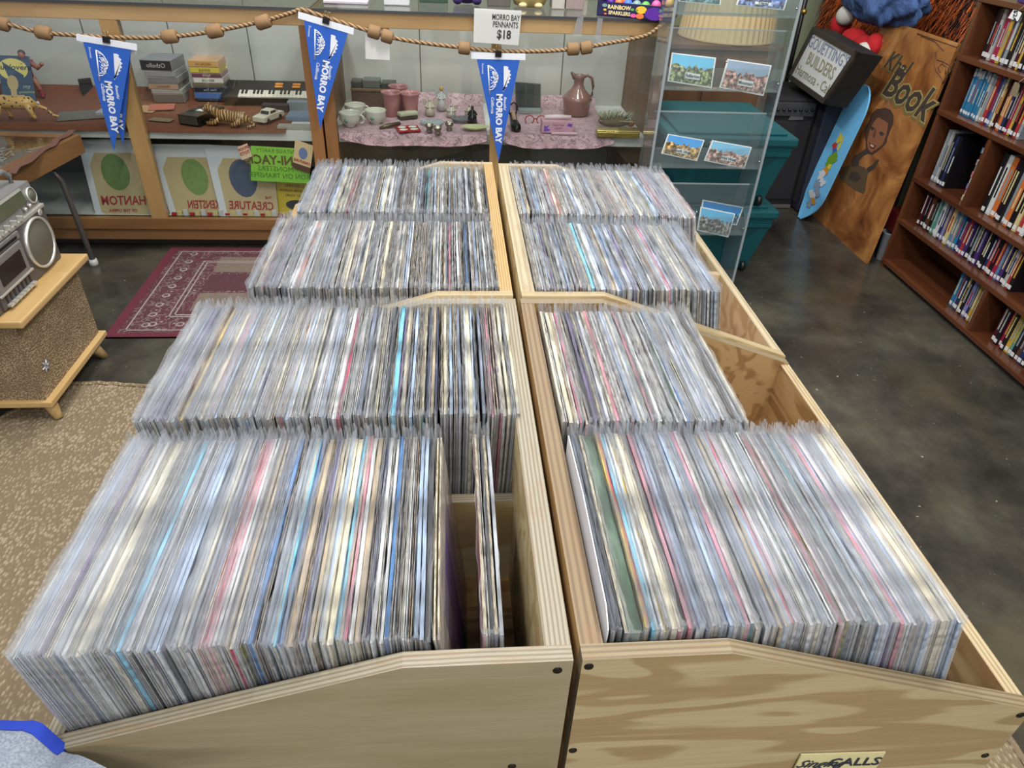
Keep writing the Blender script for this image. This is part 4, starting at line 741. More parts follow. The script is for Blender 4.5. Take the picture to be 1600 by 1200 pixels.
# framed glass sign, shoe, sunglasses, tissue box, pine cone animal, gold box
S = Sheet([Py(805, 128, 3.97), Py(845, 131, 3.97), Py(845, 175, 3.92), Py(805, 172, 3.92)]); t = thing('framed_picture', 'thin framed glass panel standing right behind the middle pennant', 'picture frame', tuple(S.P(.5, 1))); g = MB(); S.quad(g, .03, .03, .97, .97, 0, .003); part(g, 'pane', clear('frame_glass', (150, 156, 152), haze=.25, hazecol=(110, 115, 112)), t)
g = MB()
for q in ((0, 0, 1, .04), (0, .96, 1, 1), (0, 0, .04, 1), (.96, 0, 1, 1)): S.quad(g, *q, .002, .006)
part(g, 'frame', mat('thin_dark_frame', (70, 72, 68), .4), t); flatbox((828, 178), .12, .05, .02, (140, 150, 146), 'pale boxed item at the foot of the thin framed glass', 'small_box', 'box')
p = Pz(808, 207, zs); t = thing('shoe', 'black high heeled strap shoe right of the middle pennant', 'shoe', tuple(p)); g = MB(); g.M = Matrix.Translation(p) @ Matrix.Rotation(R(8), 4, 'Z')
g.tube([(0, -.005, .014), (0, .03, .016), (0, .08, .030), (0, .115, .058)], [.016, .026, .020, .018], 12); g.tube([(0, .125, .052), (0, .132, .0)], [.012, .006], 8); part(g, 'shoe_body', mat('black_patent', (20, 18, 18), .15), t)
g = MB(); g.M = Matrix.Translation(p) @ Matrix.Rotation(R(8), 4, 'Z'); g.tube([(-.018, .115, .060), (-.020, .105, .100), (0, .10, .118), (.020, .105, .100), (.018, .115, .060)], .004, 6); part(g, 'strap', MATS['black_patent'], t); g = MB(); g.M = Matrix.Translation(p) @ Matrix.Rotation(R(8), 4, 'Z'); g.tube([(0, .06, .040), (0, .105, .066)], [.010, .011], 8); part(g, 'insole', mat('tan_insole', (168, 140, 112), .6), t)
p = Pz(836, 192, zs); t = thing('sunglasses', 'red framed sunglasses behind the black shoe', 'sunglasses', tuple(p)); 
for s_ in (-1, 1): g = MB(); g.M = Matrix.Translation((p.x + s_ * .030, p.y, p.z + .016)) @ Matrix.Rotation(R(90), 4, 'X'); g.lathe([(.020, 0), (.024, .002), (.024, .006), (.020, .008), (.020, 0)], seg=16, cap=False); part(g, 'rim', mat('red_frame', (150, 30, 30), .25), t)
g = MB(); g.tube([(p.x - .008, p.y, p.z + .020), (p.x + .008, p.y, p.z + .020)], .003, 6); part(g, 'bridge', MATS['red_frame'], t)
p = Pz(870, 208, zs); t = thing('soap_box', 'pink printed box with a purple fairy decal beside the pitcher', 'box', tuple(p)); part(MB().box((p.x - .075, p.y, zs), (p.x + .08, p.y + .07, zs + .055), bev=.002), 'box_body', mat('pink_box', (196, 150, 166), .4, var=.08, scale=60), t)
S = Sheet([(p.x - .075, p.y, zs + .055), (p.x + .08, p.y, zs + .055), (p.x + .08, p.y, zs), (p.x - .075, p.y, zs)]); g = MB(); S.poly(g, [(.06, .9), (.2, .85), (.28, .7), (.16, .6), (.24, .3), (.12, .45), (.07, .3)], .001, .0008); S.poly(g, [(.80, .35), (.94, .45), (.96, .2), (.82, .15)], .001, .0008); part(g, 'purple_decal', mat('fairy_purple', (110, 70, 170), .5), t); g = MB(); S.text(g, 'Fairy Tale', .52, .3, .014); S.text(g, 'SOAPS', .52, .6, .012); part(g, 'box_print', mat('fairy_ink', (130, 70, 110), .6), t)
single(MB().box((p.x - .03, p.y - .025, zs), (p.x + .10, p.y - .010, zs + .010), bev=.003), 'pink_comb', mat('pale_pink', (214, 176, 184), .4), 'pale pink comb lying in front of the pink fairy box', 'comb'); single(MB().tube([(p.x - .06, p.y + .04, zs + .064), (p.x, p.y + .045, zs + .066), (p.x + .07, p.y + .03, zs + .070)], [.010, .012, .008], 10), 'hair_brush', mat('white_pink', (216, 200, 200), .35), 'white handled brush lying on top of the pink box', 'brush')
p = Pz(962, 203, zs); t = thing('pinecone_animal', 'spiky grey pine cone hedgehog lying behind the gold box', 'ornament', tuple(p)); g = MB(); g.ball((p.x, p.y + .05, zs + .030), (.085, .035, .028), 18, 10); part(g, 'body', mat('cone_brown', (110, 96, 72), .8, var=.3), t); g = MB(); rr = random.Random(3)
for i in range(110):
    a = rr.uniform(0, math.pi); b = rr.uniform(-.9, .9); d = Vector((math.sin(b) * .9, -math.cos(a) * .5, abs(math.sin(a)) + .15)).normalized(); c = Vector((p.x + b * .08, p.y + .05 - math.cos(a) * .025, zs + .032 + math.sin(a) * .018 * math.cos(b))); g.tube([c, c + d * .022, c + d * .036 + Vector((.006, 0, 0))], [.0038, .0026, .0004], 5)
o = part(g, 'spikes', mat('spike_grey', (168, 168, 140), .6), t); o['kind'] = 'stuff'; g = MB(); g.ball((p.x + .085, p.y + .045, zs + .022), (.022, .018, .017), 10, 8); part(g, 'head', mat('cone_orange', (150, 92, 50), .6), t)
p = Pz(966, 216, zs - .002); t = thing('gold_box', 'shiny gold hinged box at the front right of the pink cloth', 'box', tuple(p)); part(MB().box((p.x - .105, p.y + .0, zs), (p.x + .105, p.y + .06, zs + .026), bev=.004), 'box_body', mat('brass_gold', (178, 158, 84), .22, .9), t); part(MB().box((p.x - .107, p.y - .002, zs + .0265), (p.x + .107, p.y + .062, zs + .034), bev=.003), 'lid', mat('brass_gold_light', (206, 188, 120), .15, .9), t)
S = Sheet([Py(570, 40, 3.464), Py(608, 40, 3.464), Py(609, 94, 3.464), Py(571, 92, 3.464)]); g = MB(); S.quad(g, 0, 0, 1, 1, 0, .0006); single(g, 'paper_note', PAPER, 'blank white paper taped inside the right case behind the rope', 'paper')
# ================================================================ ROPE GARLAND, PENNANTS, PRICE SIGN
BLUE = mat('pennant_blue_felt', (40, 92, 184), 0.85, bump=.1, scale=300); FELTW = mat('white_felt', (224, 226, 232), 0.85); CORK = mat('cork_brown', (134, 104, 70), .8, var=.15, scale=60)
def ropemat():
    t = NT('twisted_rope'); w = t.n('ShaderNodeTexWave', Scale=26.0); w.bands_direction = 'DIAGONAL'; t.l(t.coords(), w.inputs['Vector']); t.l(t.ramp(w.outputs[1], [(0.2, (92, 68, 44)), (0.7, (166, 134, 96))]), t.b.inputs['Base Color']); t.b.inputs['Roughness'].default_value = .8; t.bump(w.outputs[1], .6, .003); return t.m
YR = 3.405
rope = thing('rope_garland', 'tan rope with cork floats strung along the front of the display cases', 'garland', tuple(Py(470, 16, YR)))
ctrl = [(-30, 32), (8, 37), (60, 50), (115, 55), (165, 58), (240, 59), (300, 54), (365, 43), (415, 32), (455, 20), (472, 15), (500, 24), (553, 41), (610, 58), (660, 67), (720, 74), (780, 80), (850, 80), (900, 76), (960, 66), (1008, 56), (1030, 42), (1046, 28)]
P_ = [Py(a, b, YR) for a, b in ctrl]; pts = []
for i in range(len(P_) - 1):
    p0, p1, p2, p3 = P_[max(i - 1, 0)], P_[i], P_[i + 1], P_[min(i + 2, len(P_) - 1)]
    for k in range(5): u = k / 5; pts.append(0.5 * ((2 * p1) + (p2 - p0) * u + (2 * p0 - 5 * p1 + 4 * p2 - p3) * u * u + (3 * p1 - p0 - 3 * p2 + p3) * u ** 3))
pts.append(P_[-1]); part(MB().tube(pts, 0.0085, 8), 'rope', ropemat(), rope)
for (a, b, c, d) in ((-4, 35, 14, 40), (56, 49, 80, 53), (254, 58, 277, 56), (324, 51, 347, 46), (400, 38, 422, 31), (575, 47, 594, 53), (596, 54, 614, 60), (716, 74, 735, 76), (886, 77, 905, 76), (907, 76, 925, 73)):
    p, q = Py(a, b, YR), Py(c, d, YR); L = (q - p).length; r_ = .0275
    part(MB().tube([p, p.lerp(q, .02), p.lerp(q, .14), p.lerp(q, .86), p.lerp(q, .98), q], [r_ * .6, r_ * .82, r_, r_, r_ * .82, r_ * .6], 16), 'cork_float', CORK, rope)
CLIP = mat('clip_black', (16, 16, 18), .35); WIRE = mat('clip_wire', (176, 160, 120), .3, .9)
def pennant(hl, hr, tip, label, y=3.395, clip=True):
    a, b, t_ = Py(*hl, y), Py(*hr, y), Py(*tip, y); ex = (b - a).normalized(); mid = (a + b) / 2; dn = (t_ - mid); w = (b - a).length
    t = thing('pennant', label, 'pennant', tuple(mid)); hh = .026
    S = Sheet([a, b, b + dn, a + dn]); H = dn.length; hv = hh / H
    m = MB(); S.poly(m, [(0, 0), (0, hv), (1, hv), (1, 0)], .0018, .0036); part(m, 'header_strip', FELTW, t)
    m = MB(); S.poly(m, [(.10, hv * .9), (.5, 1.0), (.90, hv * .9)], .0006, .0014); part(m, 'blue_felt', BLUE, t)
    # white cloud with bumpy right side, sketched rock with contour lines
    m = MB(); L = []
    for k in range(33): v = .11 + .22 * k / 32; L.append((.585 + .17 * math.sin(math.pi * min(1, (k + 4) / 36)) ** .8 * (1 - .45 * k / 32) + .016 * math.sin(k * 1.3), v))
    S.poly(m, [(.60, .11)] + [(.60 + .0 * k, .11 + .22 * k / 6) for k in range(1, 6)] + [(.60, .335)] + L[::-1], .0014, .0008); part(m, 'white_cloud', FELTW, t)
    m = MB()
    for k in range(7):
        c = [];
        for q in range(13): a_ = math.pi * q / 12; rx = .17 - .022 * k; c.append((.315 + .012 * k + rx * math.sin(a_) * (1 + .07 * math.sin(5 * a_ + k)), .215 - (.105 - .012 * k) * math.cos(a_) + .006 * math.sin(3 * a_ + 2 * k)))
        for q in range(12):
            if (q + k) % 5 != 4 or k == 0: p0, p1 = S.P(*c[q], .0012), S.P(*c[q + 1], .0012); m.tube([p0, p1], .0014 if k else .0022, 4)
    m.tube([S.P(.31, .105, .0012), S.P(.335, .37, .0012)], .0030, 4)
    for k in range(16): u = .35 + .09 * rnd.random(); v = .15 + .13 * rnd.random(); m.tube([S.P(u, v, .0012), S.P(u + .03, v + .014, .0012)], .0016, 4)
    part(m, 'rock_drawing', FELTW, t)
    m = MB(); S.text(m, 'MORRO BAY', .505, .585, .0385, off=.0012, rot=-90, bold=.045, shear=.0, sx=1.0); part(m, 'place_name', FELTW, t)
    m = MB(); S.text(m, 'Beautiful', .625, .44, .0165, off=.0012, rot=-90, bold=.01, shear=.3); S.text(m, 'California', .385, .46, .019, off=.0012, rot=-90, bold=.01, shear=.3); S.text(m, 'Souvenir', .21, .135, .013, off=.0012, rot=-90, shear=.2); part(m, 'small_lettering', FELTW, t)
    if clip:
        c = S.P(.5, 0, 0); m = MB(); M = frame(c, ex, (0, 0, 1)); m.M = M; m.prism([(-.004, .010), (.004, .010), (.009, -.020), (-.009, -.020)], 'x', -.014, .014) if False else m.box((-.014, -.014, -.006), (.014, .010, .010)); part(m, 'binder_clip', CLIP, t)
        m = MB(); m.M = M
        for s_ in (-.007, .007): m.tube([(s_ - .004, .006, .008), (s_ - .003, .034, .006), (s_ + .003, .034, .006), (s_ + .004, .006, .008)], .0011, 6)
        part(m, 'clip_wire', WIRE, t)
    return t
pennant((119, 53), (214, 69), (178, 236), 'blue Morro Bay pennant clipped on the rope in front of the left case post')
pennant((122, 56), (212, 74), (193, 226), 'second blue pennant hanging just behind the leftmost one', y=3.430, clip=False)
pennant((466, 18), (553, 44), (500, 202), 'blue Morro Bay pennant hanging tilted where the two display cases meet')
pennant((736, 82), (821, 84), (779, 252), 'blue Morro Bay pennant under the price sign, in front of the pink cloths')
S = Sheet([Py(741, 13, 3.39), Py(815, 17, 3.39), Py(810, 71, 3.39), Py(740, 66, 3.39)]); t = thing('price_sign', 'white sign reading MORRO BAY PENNANTS $18 above the middle pennant', 'sign', tuple(S.P(.5, 1)))
m = MB(); S.quad(m, 0, 0, 1, 1, 0, .003); part(m, 'sign_board', PAPER, t); m = MB(); S.quad(m, -.01, -.01, 1.01, 1.01, .0035, .0015); part(m, 'plastic_cover', clear('sign_cover', rough=.05), t)
m = MB(); S.text(m, 'MORRO BAY', .68, .22, .032, off=.0012, bold=.012, sx=.66); S.text(m, 'PENNANTS', .68, .43, .032, off=.0012, bold=.012, sx=.68); S.text(m, '$18', .66, .72, .048, off=.0012, bold=.025, sx=.85); part(m, 'sign_lettering', INK, t)
def tape(px4, y, lb): S = Sheet([Py(*p, y) for p in px4]); m = MB(); S.quad(m, 0, 0, 1, 1, 0, .0004); single(m, 'clear_tape', clear('clear_tape', (236, 234, 228), rough=.15, haze=.18), lb, 'tape')
tape([(902, 28), (912, 26), (908, 58), (894, 56)], 3.438, 'piece of clear tape on the case rail right of the double cork floats'); tape([(934, 28), (942, 29), (937, 64), (929, 60)], 3.438, 'narrow strip of clear tape further right on the case rail')

# ---------------------------------------------------------------- on the glass tops
zt_ = 1.1330
def topbox(x0, x1, y0, y1, h, col, label, name, cat, z=zt_): return single(MB().box((x0, y0, z), (x1, y1, z + h), bev=min(.004, h / 4)), name, mat('top_%d_%d_%d' % col, col, .45, var=.15, scale=60), label, cat)
# colourful toy display box
a = Pz(932, 24, zt_); b = Pz(1047, 35, zt_); M = Matrix.Translation(a); w = (Vector((b.x, b.y, 0)) - Vector((a.x, a.y, 0))).length; M = M @ Matrix.Rotation(math.atan2(b.y - a.y, b.x - a.x), 4, 'Z')
t = thing('toy_box', 'navy box with rainbow lettering and coloured dots on the case top', 'box', tuple(a)); m = MB(); m.M = M; m.box((0, 0, 0), (w, .004, .058)); m.box((0, 0, 0), (w, .20, .006)); m.box((0, .196, 0), (w, .20, .07)); m.box((0, 0, 0), (.004, .2, .065)); m.box((w - .004, 0, 0), (w, .2, .065)); part(m, 'open_tray', mat('box_navy', (34, 30, 74), .4), t)
S = Sheet([M @ Vector((0, -.001, .058)), M @ Vector((w, -.001, .058)), M @ Vector((w, -.001, 0)), M @ Vector((0, -.001, 0))])
DOTS = [mat('dot_%d' % i, c, .4) for i, c in enumerate([(230, 186, 50), (100, 170, 80), (226, 116, 60), (220, 90, 150), (120, 150, 150), (90, 40, 150), (200, 60, 60), (70, 110, 210)])]
m = MB()
for i, (u, v, r_) in enumerate([(.10, .25, .035), (.11, .55, .022), (.12, .82, .018), (.54, .40, .02), (.60, .35, .075), (.59, .78, .055), (.50, .78, .04), (.78, .55, .13), (.84, .30, .03), (.86, .62, .022), (.87, .86, .022), (.48, .38, .025)]): S.ell(m, u, v, r_, r_ * 3.4, .0008, .0008, [4, 0, 2, 1, 0, 2, 3, 5, 4, 0, 2, 1][i], 14)
part(m, 'coloured_dots', DOTS, t)
m = MB(); S.text(m, 'RAINBOW', .30, .33, .022, off=.0014, bold=.03); S.text(m, 'SPARKLERS', .31, .72, .020, off=.0014, bold=.03); part(m, 'box_lettering', mat('box_letter_cream', (230, 214, 150), .5), t)
for k in range(14):
    q = M @ Vector((.02 + (w - .04) * ((k * .618) % 1), .04 + .12 * ((k * .37) % 1), .030 + .012 * (k % 3))); single(MB().ball(q, (.022, .022, .022), 10, 7), 'glitter_ball', DOTS[k % 8], '%s small ball in the navy toy box, %s' % (['yellow', 'green', 'orange', 'pink', 'grey-green', 'purple', 'red', 'blue'][k % 8], 'front layer' if q.y < a.y + .1 else 'rear layer'), 'ball', None, 'balls in the toy box')
# basket with little feet, paper bundles, purple toy, misc
p = Pz(829, 13, zt_); t = thing('footed_bowl', 'yellowish round bowl with small moulded animal feet', 'bowl', tuple(p)); part(MB().lathe(open_cup([(.05, 0), (.072, .008), (.090, .05), (.092, .075)]), (p.x, p.y + .07, zt_), 26, cap=False), 'bowl_body', mat('straw_ceramic', (186, 166, 108), .6, var=.15, scale=90), t)
for s_ in (-1, 1): part(MB().ball((p.x + s_ * .036, p.y + .000, zt_ + .012), (.020, .014, .012)), 'foot', mat('foot_cream', (214, 198, 140), .5), t)
topbox(p.x + .10, p.x + .16, p.y + .0, p.y + .10, .05, (180, 176, 164), 'bundle of small folded papers right of the footed bowl', 'paper_bundle', 'paper'); topbox(p.x + .165, p.x + .25, p.y + .0, p.y + .09, .05, (150, 132, 128), 'bundle of pinkish folded papers left of the navy toy box', 'paper_bundle', 'paper')
p = Pz(730, 8, zt_); t = thing('plush_toy', 'dark purple soft toy sitting on the case top', 'soft toy', tuple(p)); g = MB(); g.ball((p.x, p.y + .05, zt_ + .05), (.07, .05, .05)); part(g, 'body', mat('plush_purple', (44, 26, 80), .95), t)
for s_ in (-1, 1): part(MB().ball((p.x + s_ * .045, p.y + .01, zt_ + .018), (.022, .026, .018)), 'paw', MATS['plush_purple'], t)
for (pa, pb, h, c, lb, nm, ct) in (((600, 8), (640, 9), .03, (206, 206, 206), 'small white card standing on the case top', 'name_card', 'card'), ((505, 5), (575, 7), .012, (196, 186, 196), 'white and pink printed sheet on the case top', 'paper_sheet', 'paper'), ((655, 4), (700, 6), .05, (44, 70, 50), 'dark green object on the case top left of the purple toy', 'small_box', 'box'), ((762, 10), (798, 12), .045, (90, 84, 78), 'grey-brown small box left of the footed bowl', 'small_box', 'box'), ((878, -6), (920, -4), .08, (170, 160, 140), 'pale box behind the paper bundles on the case top', 'small_box', 'box'), ((300, -14), (370, -12), .02, (190, 190, 188), 'white sheet on the left case top', 'paper_sheet', 'paper')):
    A, B_ = Pz(*pa, zt_), Pz(*pb, zt_); topbox(A.x, B_.x, A.y, A.y + .08, h, c, lb, nm, ct)

# ================================================================ LEFT SIDE
CANE = woven('speaker_cane', (178, 158, 124), (122, 100, 74), 1.6); BIRCH = wood('blond_birch', (194, 162, 110), (174, 140, 88), 'y', .3, 8, .4)
t = thing('speaker_cabinet', 'vintage wooden speaker cabinet with tan woven grille and angled legs', 'speaker cabinet', (-1.65, 2.25, 0)); cx1 = -1.385; cy0, cy1 = 2.035, 2.480
part(MB().box((-1.92, cy0, .104), (cx1, cy1, .400)), 'woven_grille', CANE, t)
part(MB().box((-1.95, cy0 - .025, .400), (cx1 + .040, cy1 + .035, .424), bev=.006), 'top_board', BIRCH, t)
part(MB().box((-1.94, cy0 - .016, .082), (cx1 + .022, cy1 + .016, .104), bev=.004), 'bottom_board', BIRCH, t)
for (x, y, dx, dy) in ((cx1 - .03, cy1 - .05, .035, .03), (cx1 - .03, cy0 + .05, .035, -.03), (-1.88, cy0 + .05, -.035, -.03), (-1.88, cy1 - .05, -.035, .03)):
    zl = .0095 if y < 2.2 else .0005; part(MB().tube([(x, y, .082), (x + dx * .5, y + dy * .5, .045), (x + dx, y + dy, zl)], [.026, .021, .014], 12), 'leg', BIRCH, t)
m = MB(); q = Px(72, 572, cx1 + .003)
for k in range(6): a_ = math.pi * k / 3; m.tube([q, q + Vector((0, .024 * math.cos(a_), .024 * math.sin(a_)))], [.006, .0015], 6)
part(m, 'star_badge', mat('silver_badge', (186, 190, 194), .35, .6), t)
# boombox
SILV = mat('boombox_silver', (150, 146, 144), .38, .55); SILD = mat('boombox_dark', (92, 88, 90), .45, .4); GRIL = mat('speaker_mesh', (104, 102, 88), .55, .3, bump=.4, scale=500); LSIL = mat('bright_trim', (204, 202, 194), .3, .6)
bb = thing('boombox', 'silver portable cassette boombox with round speakers on the woven cabinet', 'boombox', (-1.52, 2.15, .425)); bx = -1.42; by0, by1 = 1.80, 2.478; BZ0, BZ1 = .4255, .712
part(MB().box((bx - .125, by0, BZ0), (bx, by1, BZ1 - .085), bev=.006), 'lower_body', SILD, bb)
part(MB().prism([(bx - .12, BZ1 - .084), (bx - .12, BZ1), (bx - .020, BZ1), (bx - .006, BZ1 - .084)], 'y', by0 + .003, by1 - .006), 'tuner_body', SILV, bb)
part(MB().box((bx - .01, by0 + .002, BZ1 - .092), (bx + .004, by1 - .002, BZ1 - .080), bev=.002), 'bright_trim', LSIL, bb)
def disc(y, z, r_, x=bx, d=.006, mi=0, mb=None): 
    mb = mb or MB(); mb.M = Matrix.Translation((x, y, z)) @ Matrix.Rotation(R(90), 4, 'Y'); mb.lathe([(r_, 0), (r_, d * .6), (r_ * .96, d)], seg=32, mi=mi); return mb
for (yc, lb) in ((2.378, None), (1.945, None)):
    zc = .5285; r_ = .087
    mb = MB(); mb.M = Matrix.Translation((bx, yc, zc)) @ Matrix.Rotation(R(90), 4, 'Y'); mb.lathe([(r_, 0), (r_, .009), (r_ - .006, .011), (r_ - .009, .005), (r_ - .009, 0)], seg=40, cap=False); part(mb, 'speaker_ring', LSIL, bb)
    part(disc(yc, zc, r_ - .009, d=.006), 'speaker_grille', GRIL, bb)
q = Px(47, 305, bx - .014); mb = MB(); mb.M = Matrix.Translation(q) @ Matrix.Rotation(R(82), 4, 'Y'); mb.lathe([(.027, 0), (.027, .007), (.023, .009), (.023, .004)], seg=26, cap=True); part(mb, 'tweeter_ring', LSIL, bb); mb = MB(); mb.M = Matrix.Translation(q) @ Matrix.Rotation(R(82), 4, 'Y'); mb.lathe([(.0225, 0), (.0225, .0065)], seg=26); part(mb, 'tweeter_grille', GRIL, bb)
S = Sheet([(bx - .018, 1.80, BZ1 - .010), (bx - .018, by1 - .07, BZ1 - .010), (bx - .0075, by1 - .07, BZ1 - .052), (bx - .0075, 1.80, BZ1 - .052)]); mb = MB(); S.quad(mb, 0, .05, 1, .98, .0016, .002); part(mb, 'tuner_window', mat('tuner_glass', (70, 76, 58), .1, coat=.6), bb); mb = MB(); S.quad(mb, 0, -.15, 1, .04, .003, .003); part(mb, 'tuner_trim', LSIL, bb)
for i in range(5): y = 2.315 - i * .040; part(MB().box((bx - .008, y, .630), (bx + .012, y + .010, .648), bev=.002), 'slide_switch', LSIL, bb)
for i in range(2): mb = MB(); mb.M = Matrix.Translation((bx - .006, 2.40 - i * .030, .652 - i * .002)) @ Matrix.Rotation(R(90), 4, 'Y'); mb.lathe([(.006, 0), (.006, .010), (.004, .012)], seg=12); part(mb, 'small_knob', LSIL, bb)
mb = MB(); mb.M = Matrix.Translation((bx, 2.440, .612)) @ Matrix.Rotation(R(90), 4, 'Y'); mb.lathe([(.012, 0), (.012, .004), (.008, .005)], seg=16); part(mb, 'jack_ring', LSIL, bb)
part(MB().box((bx - .001, 2.055, .592), (bx + .008, 2.275, .616), bev=.002), 'meter_panel', SILV, bb); part(MB().box((bx + .007, 2.075, .597), (bx + .0095, 2.255, .606)), 'meter_slot', BLACK, bb)
part(MB().box((bx - .001, 2.070, .485), (bx + .012, 2.262, .588), bev=.004), 'cassette_door', SILV, bb); part(MB().box((bx + .0115, 2.095, .502), (bx + .0135, 2.240, .566)), 'cassette_window', mat('dark_window', (38, 34, 30), .12), bb)
part(MB().box((bx + .002, 2.060, .478), (bx + .015, 2.272, .485), bev=.002), 'door_lip', LSIL, bb); part(MB().box((bx - .001, 2.065, .432), (bx + .006, 2.268, .478), bev=.002), 'key_panel', SILD, bb)
for i in range(7): y = 2.085 + i * .025; part(MB().box((bx + .005, y, .436), (bx + .020, y + .021, .444), bev=.001), 'piano_key', LSIL, bb); part(MB().box((bx + .0055, y + .006, .446), (bx + .0075, y + .015, .470)), 'key_mark', BLACK, bb)
mb = MB(); mb.tube([(bx - .06, by1 - .03, BZ1 - .01), (bx - .06, by1 - .03, BZ1 + .025), (bx - .06, by1 - .06, BZ1 + .048), (bx - .06, 2.1, BZ1 + .052), (bx - .06, by0 + .04, BZ1 + .048)], .009, 10); part(mb, 'carry_handle', mat('handle_grey', (122, 122, 120), .4, .3), bb)
# glass topped display table
TBX = wood('table_brown', (120, 86, 52), (92, 62, 34), 'y', .4, 10); A_, B2 = Vector((-1.673, 3.388)), Vector((-1.80, 2.50)); C2, D2 = Vector((-2.62, 2.62)), Vector((-2.49, 3.44))
t = thing('display_table', 'brown wooden table with a glass covered top at the left edge', 'table', (-2.1, 2.95, 0)); inn = lambda P, k=.07: P + (Vector((-2.14, 2.98)) - P) * k / .55
ring = [A_, B2, C2, D2]; m = MB()
for i in range(4): a, b = ring[i], ring[(i + 1) % 4]; m.prism([tuple(a), tuple(b), tuple(inn(b)), tuple(inn(a))], 'z', .520, .600)
part(m, 'wood_frame', TBX, t); part(MB().prism([tuple(inn(p, .068)) for p in ring], 'z', .525, .545), 'tray_floor', mat('tray_brown', (84, 66, 52), .8, var=.3, scale=20), t); part(MB().prism([tuple(inn(p, .066)) for p in ring], 'z', .592, .597), 'glass_pane', GLASS, t)
for (x, y, s_) in ((-1.742, 3.281, 1), (-1.90, 2.58, 1), (-2.50, 3.30, -1), (-2.56, 2.74, -1)):
    g = MB(); g.tube([(x - .30 * s_, y, .505), (x - .12 * s_, y, .500), (x - .05 * s_, y, .475), (x - .02 * s_, y, .42), (x, y, .04), (x, y, .025)], .0125, 10); part(g, 'metal_leg', mat('leg_steel', (104, 98, 96), .35, .7), t); part(MB().lathe([(.018, 0.0005), (.020, .012), (.018, .035)], (x, y, 0), 14), 'leg_cap', mat('leg_cap_grey', (170, 170, 166), .5), t)
g = MB(); rr = random.Random(5)
for i in range(22):
    q = Vector((-1.95 + rr.uniform(-.18, .12), 3.15 + rr.uniform(-.2, .15), .555 + rr.uniform(0, .02))); P2 = [q]
    for k in range(6): q = q + Vector((rr.uniform(-.05, .05), rr.uniform(-.05, .05), 0)); q.z = .550 + rr.uniform(0, .03); P2.append(q)
    g.tube(P2, .0035, 5)
o = single(g, 'dried_tangle', mat('pale_dry_stems', (140, 132, 122), .7), 'tangle of pale dried stems under the glass of the brown table', 'dried stems', kind='stuff')
g = MB(); a = Pz(108, 205, .603); b = Pz(10, 272, .603); g.grid(lambda u, v: (a + (b - a) * u + Vector((.030 * v + .006 * math.sin(u * 20), 0, .003 + .002 * math.sin(u * 30)))), 30, 2, 0, (0, 0, .003)); single(g, 'leather_strap', mat('braided_leather', (92, 60, 48), .6, var=.5, scale=90), 'brown patterned strap lying along the edge of the glass topped table', 'strap')

# grey shirt with blue hem draped at the near left corner
def jersey():
    t = NT('heather_grey_knit'); n = t.n('ShaderNodeTexNoise', Scale=420.0, Detail=2.0); t.l(t.coords(), n.inputs['Vector']); t.l(t.ramp(n.outputs[0], [(.35, (104, 112, 124)), (.65, (132, 137, 146))]), t.b.inputs['Base Color']); t.b.inputs['Roughness'].default_value = .95; t.bump(n.outputs[0], .15); return t.m
sh = thing('folded_shirt', 'heather grey shirt with royal blue hem draped over the near left corner', 'shirt', (-.45, .25, .86)); HEM = [Pz(*q, .885) for q in ((-60, 1128), (0, 1126), (45, 1121), (62, 1128), (90, 1148), (125, 1163), (190, 1198), (260, 1225), (330, 1260))]
def hem(u): k = u * (len(HEM) - 1); i = min(int(k), len(HEM) - 2); return HEM[i].lerp(HEM[i + 1], k - i)
def shf(v0, v1, dz=0.0): 
    def fn(u, v):
        w = v0 + (v1 - v0) * v; h = hem(u); c = Vector((-.62, .02, .86)); q = h.lerp(c, w); q.z = .862 + .024 * math.sin(math.pi * min(1, w * 2.2 + .12)) ** .7 + .007 * math.sin(9 * u + 7 * w) + .004 * math.sin(21 * u - 5 * w) + dz; return q
    return fn
part(MB().grid(shf(0.012, 1.0), 50, 30, 0, (0, 0, -.004)), 'grey_body', jersey(), sh); part(MB().grid((lambda f: (lambda u, v: f(u * .52, v)))(shf(-0.004, 0.024, .0015)), 50, 3, 0, (0, 0, -.005)), 'blue_hem', mat('royal_blue_rib', (22, 50, 150), .9, bump=.3, scale=300), sh)
g = MB(); q0 = Pz(0, 1205, .895); g.ball((q0.x + .0, q0.y - .03, .897), (.022, .018, .010), 18, 10); part(g, 'navy_print', mat('navy_print', (16, 20, 44), .7), sh)
st2 = thing('side_table', 'low wooden side table under the draped grey shirt', 'table', (-.72, .1, 0)); part(MB().box((-1.0, -.25, .825), (-.445, .375, .850), bev=.004), 'table_top', DKW, st2)
for x in (-.97, -.50):
    for y in (-.22, .32): part(MB().box((x, y, .0095), (x + .035, y + .035, .825)), 'leg', DKW, st2)
# booklet taped on the near right bin
a, b = Py(1252, 1180, .397), Py(1384, 1176, .397); S = Sheet([a, b, b + Vector((0, -.004, -.16)), a + Vector((0, -.004, -.16))]); t = thing('song_booklet', 'yellowed booklet titled CALLS fixed low on the near right bin', 'booklet', tuple(S.P(.5, 1))); m = MB(); S.quad(m, 0, 0, 1, 1, 0, .002); part(m, 'cover', mat('aged_paper', (196, 186, 138), .7, var=.06), t)
m = MB(); S.text(m, 'CALLS', .68, .115, .024, off=.001, bold=.01); part(m, 'title', INK, t); m = MB(); S.text(m, 'Singing', .27, .125, .022, off=.001, shear=.5); part(m, 'script_title', INK, t)
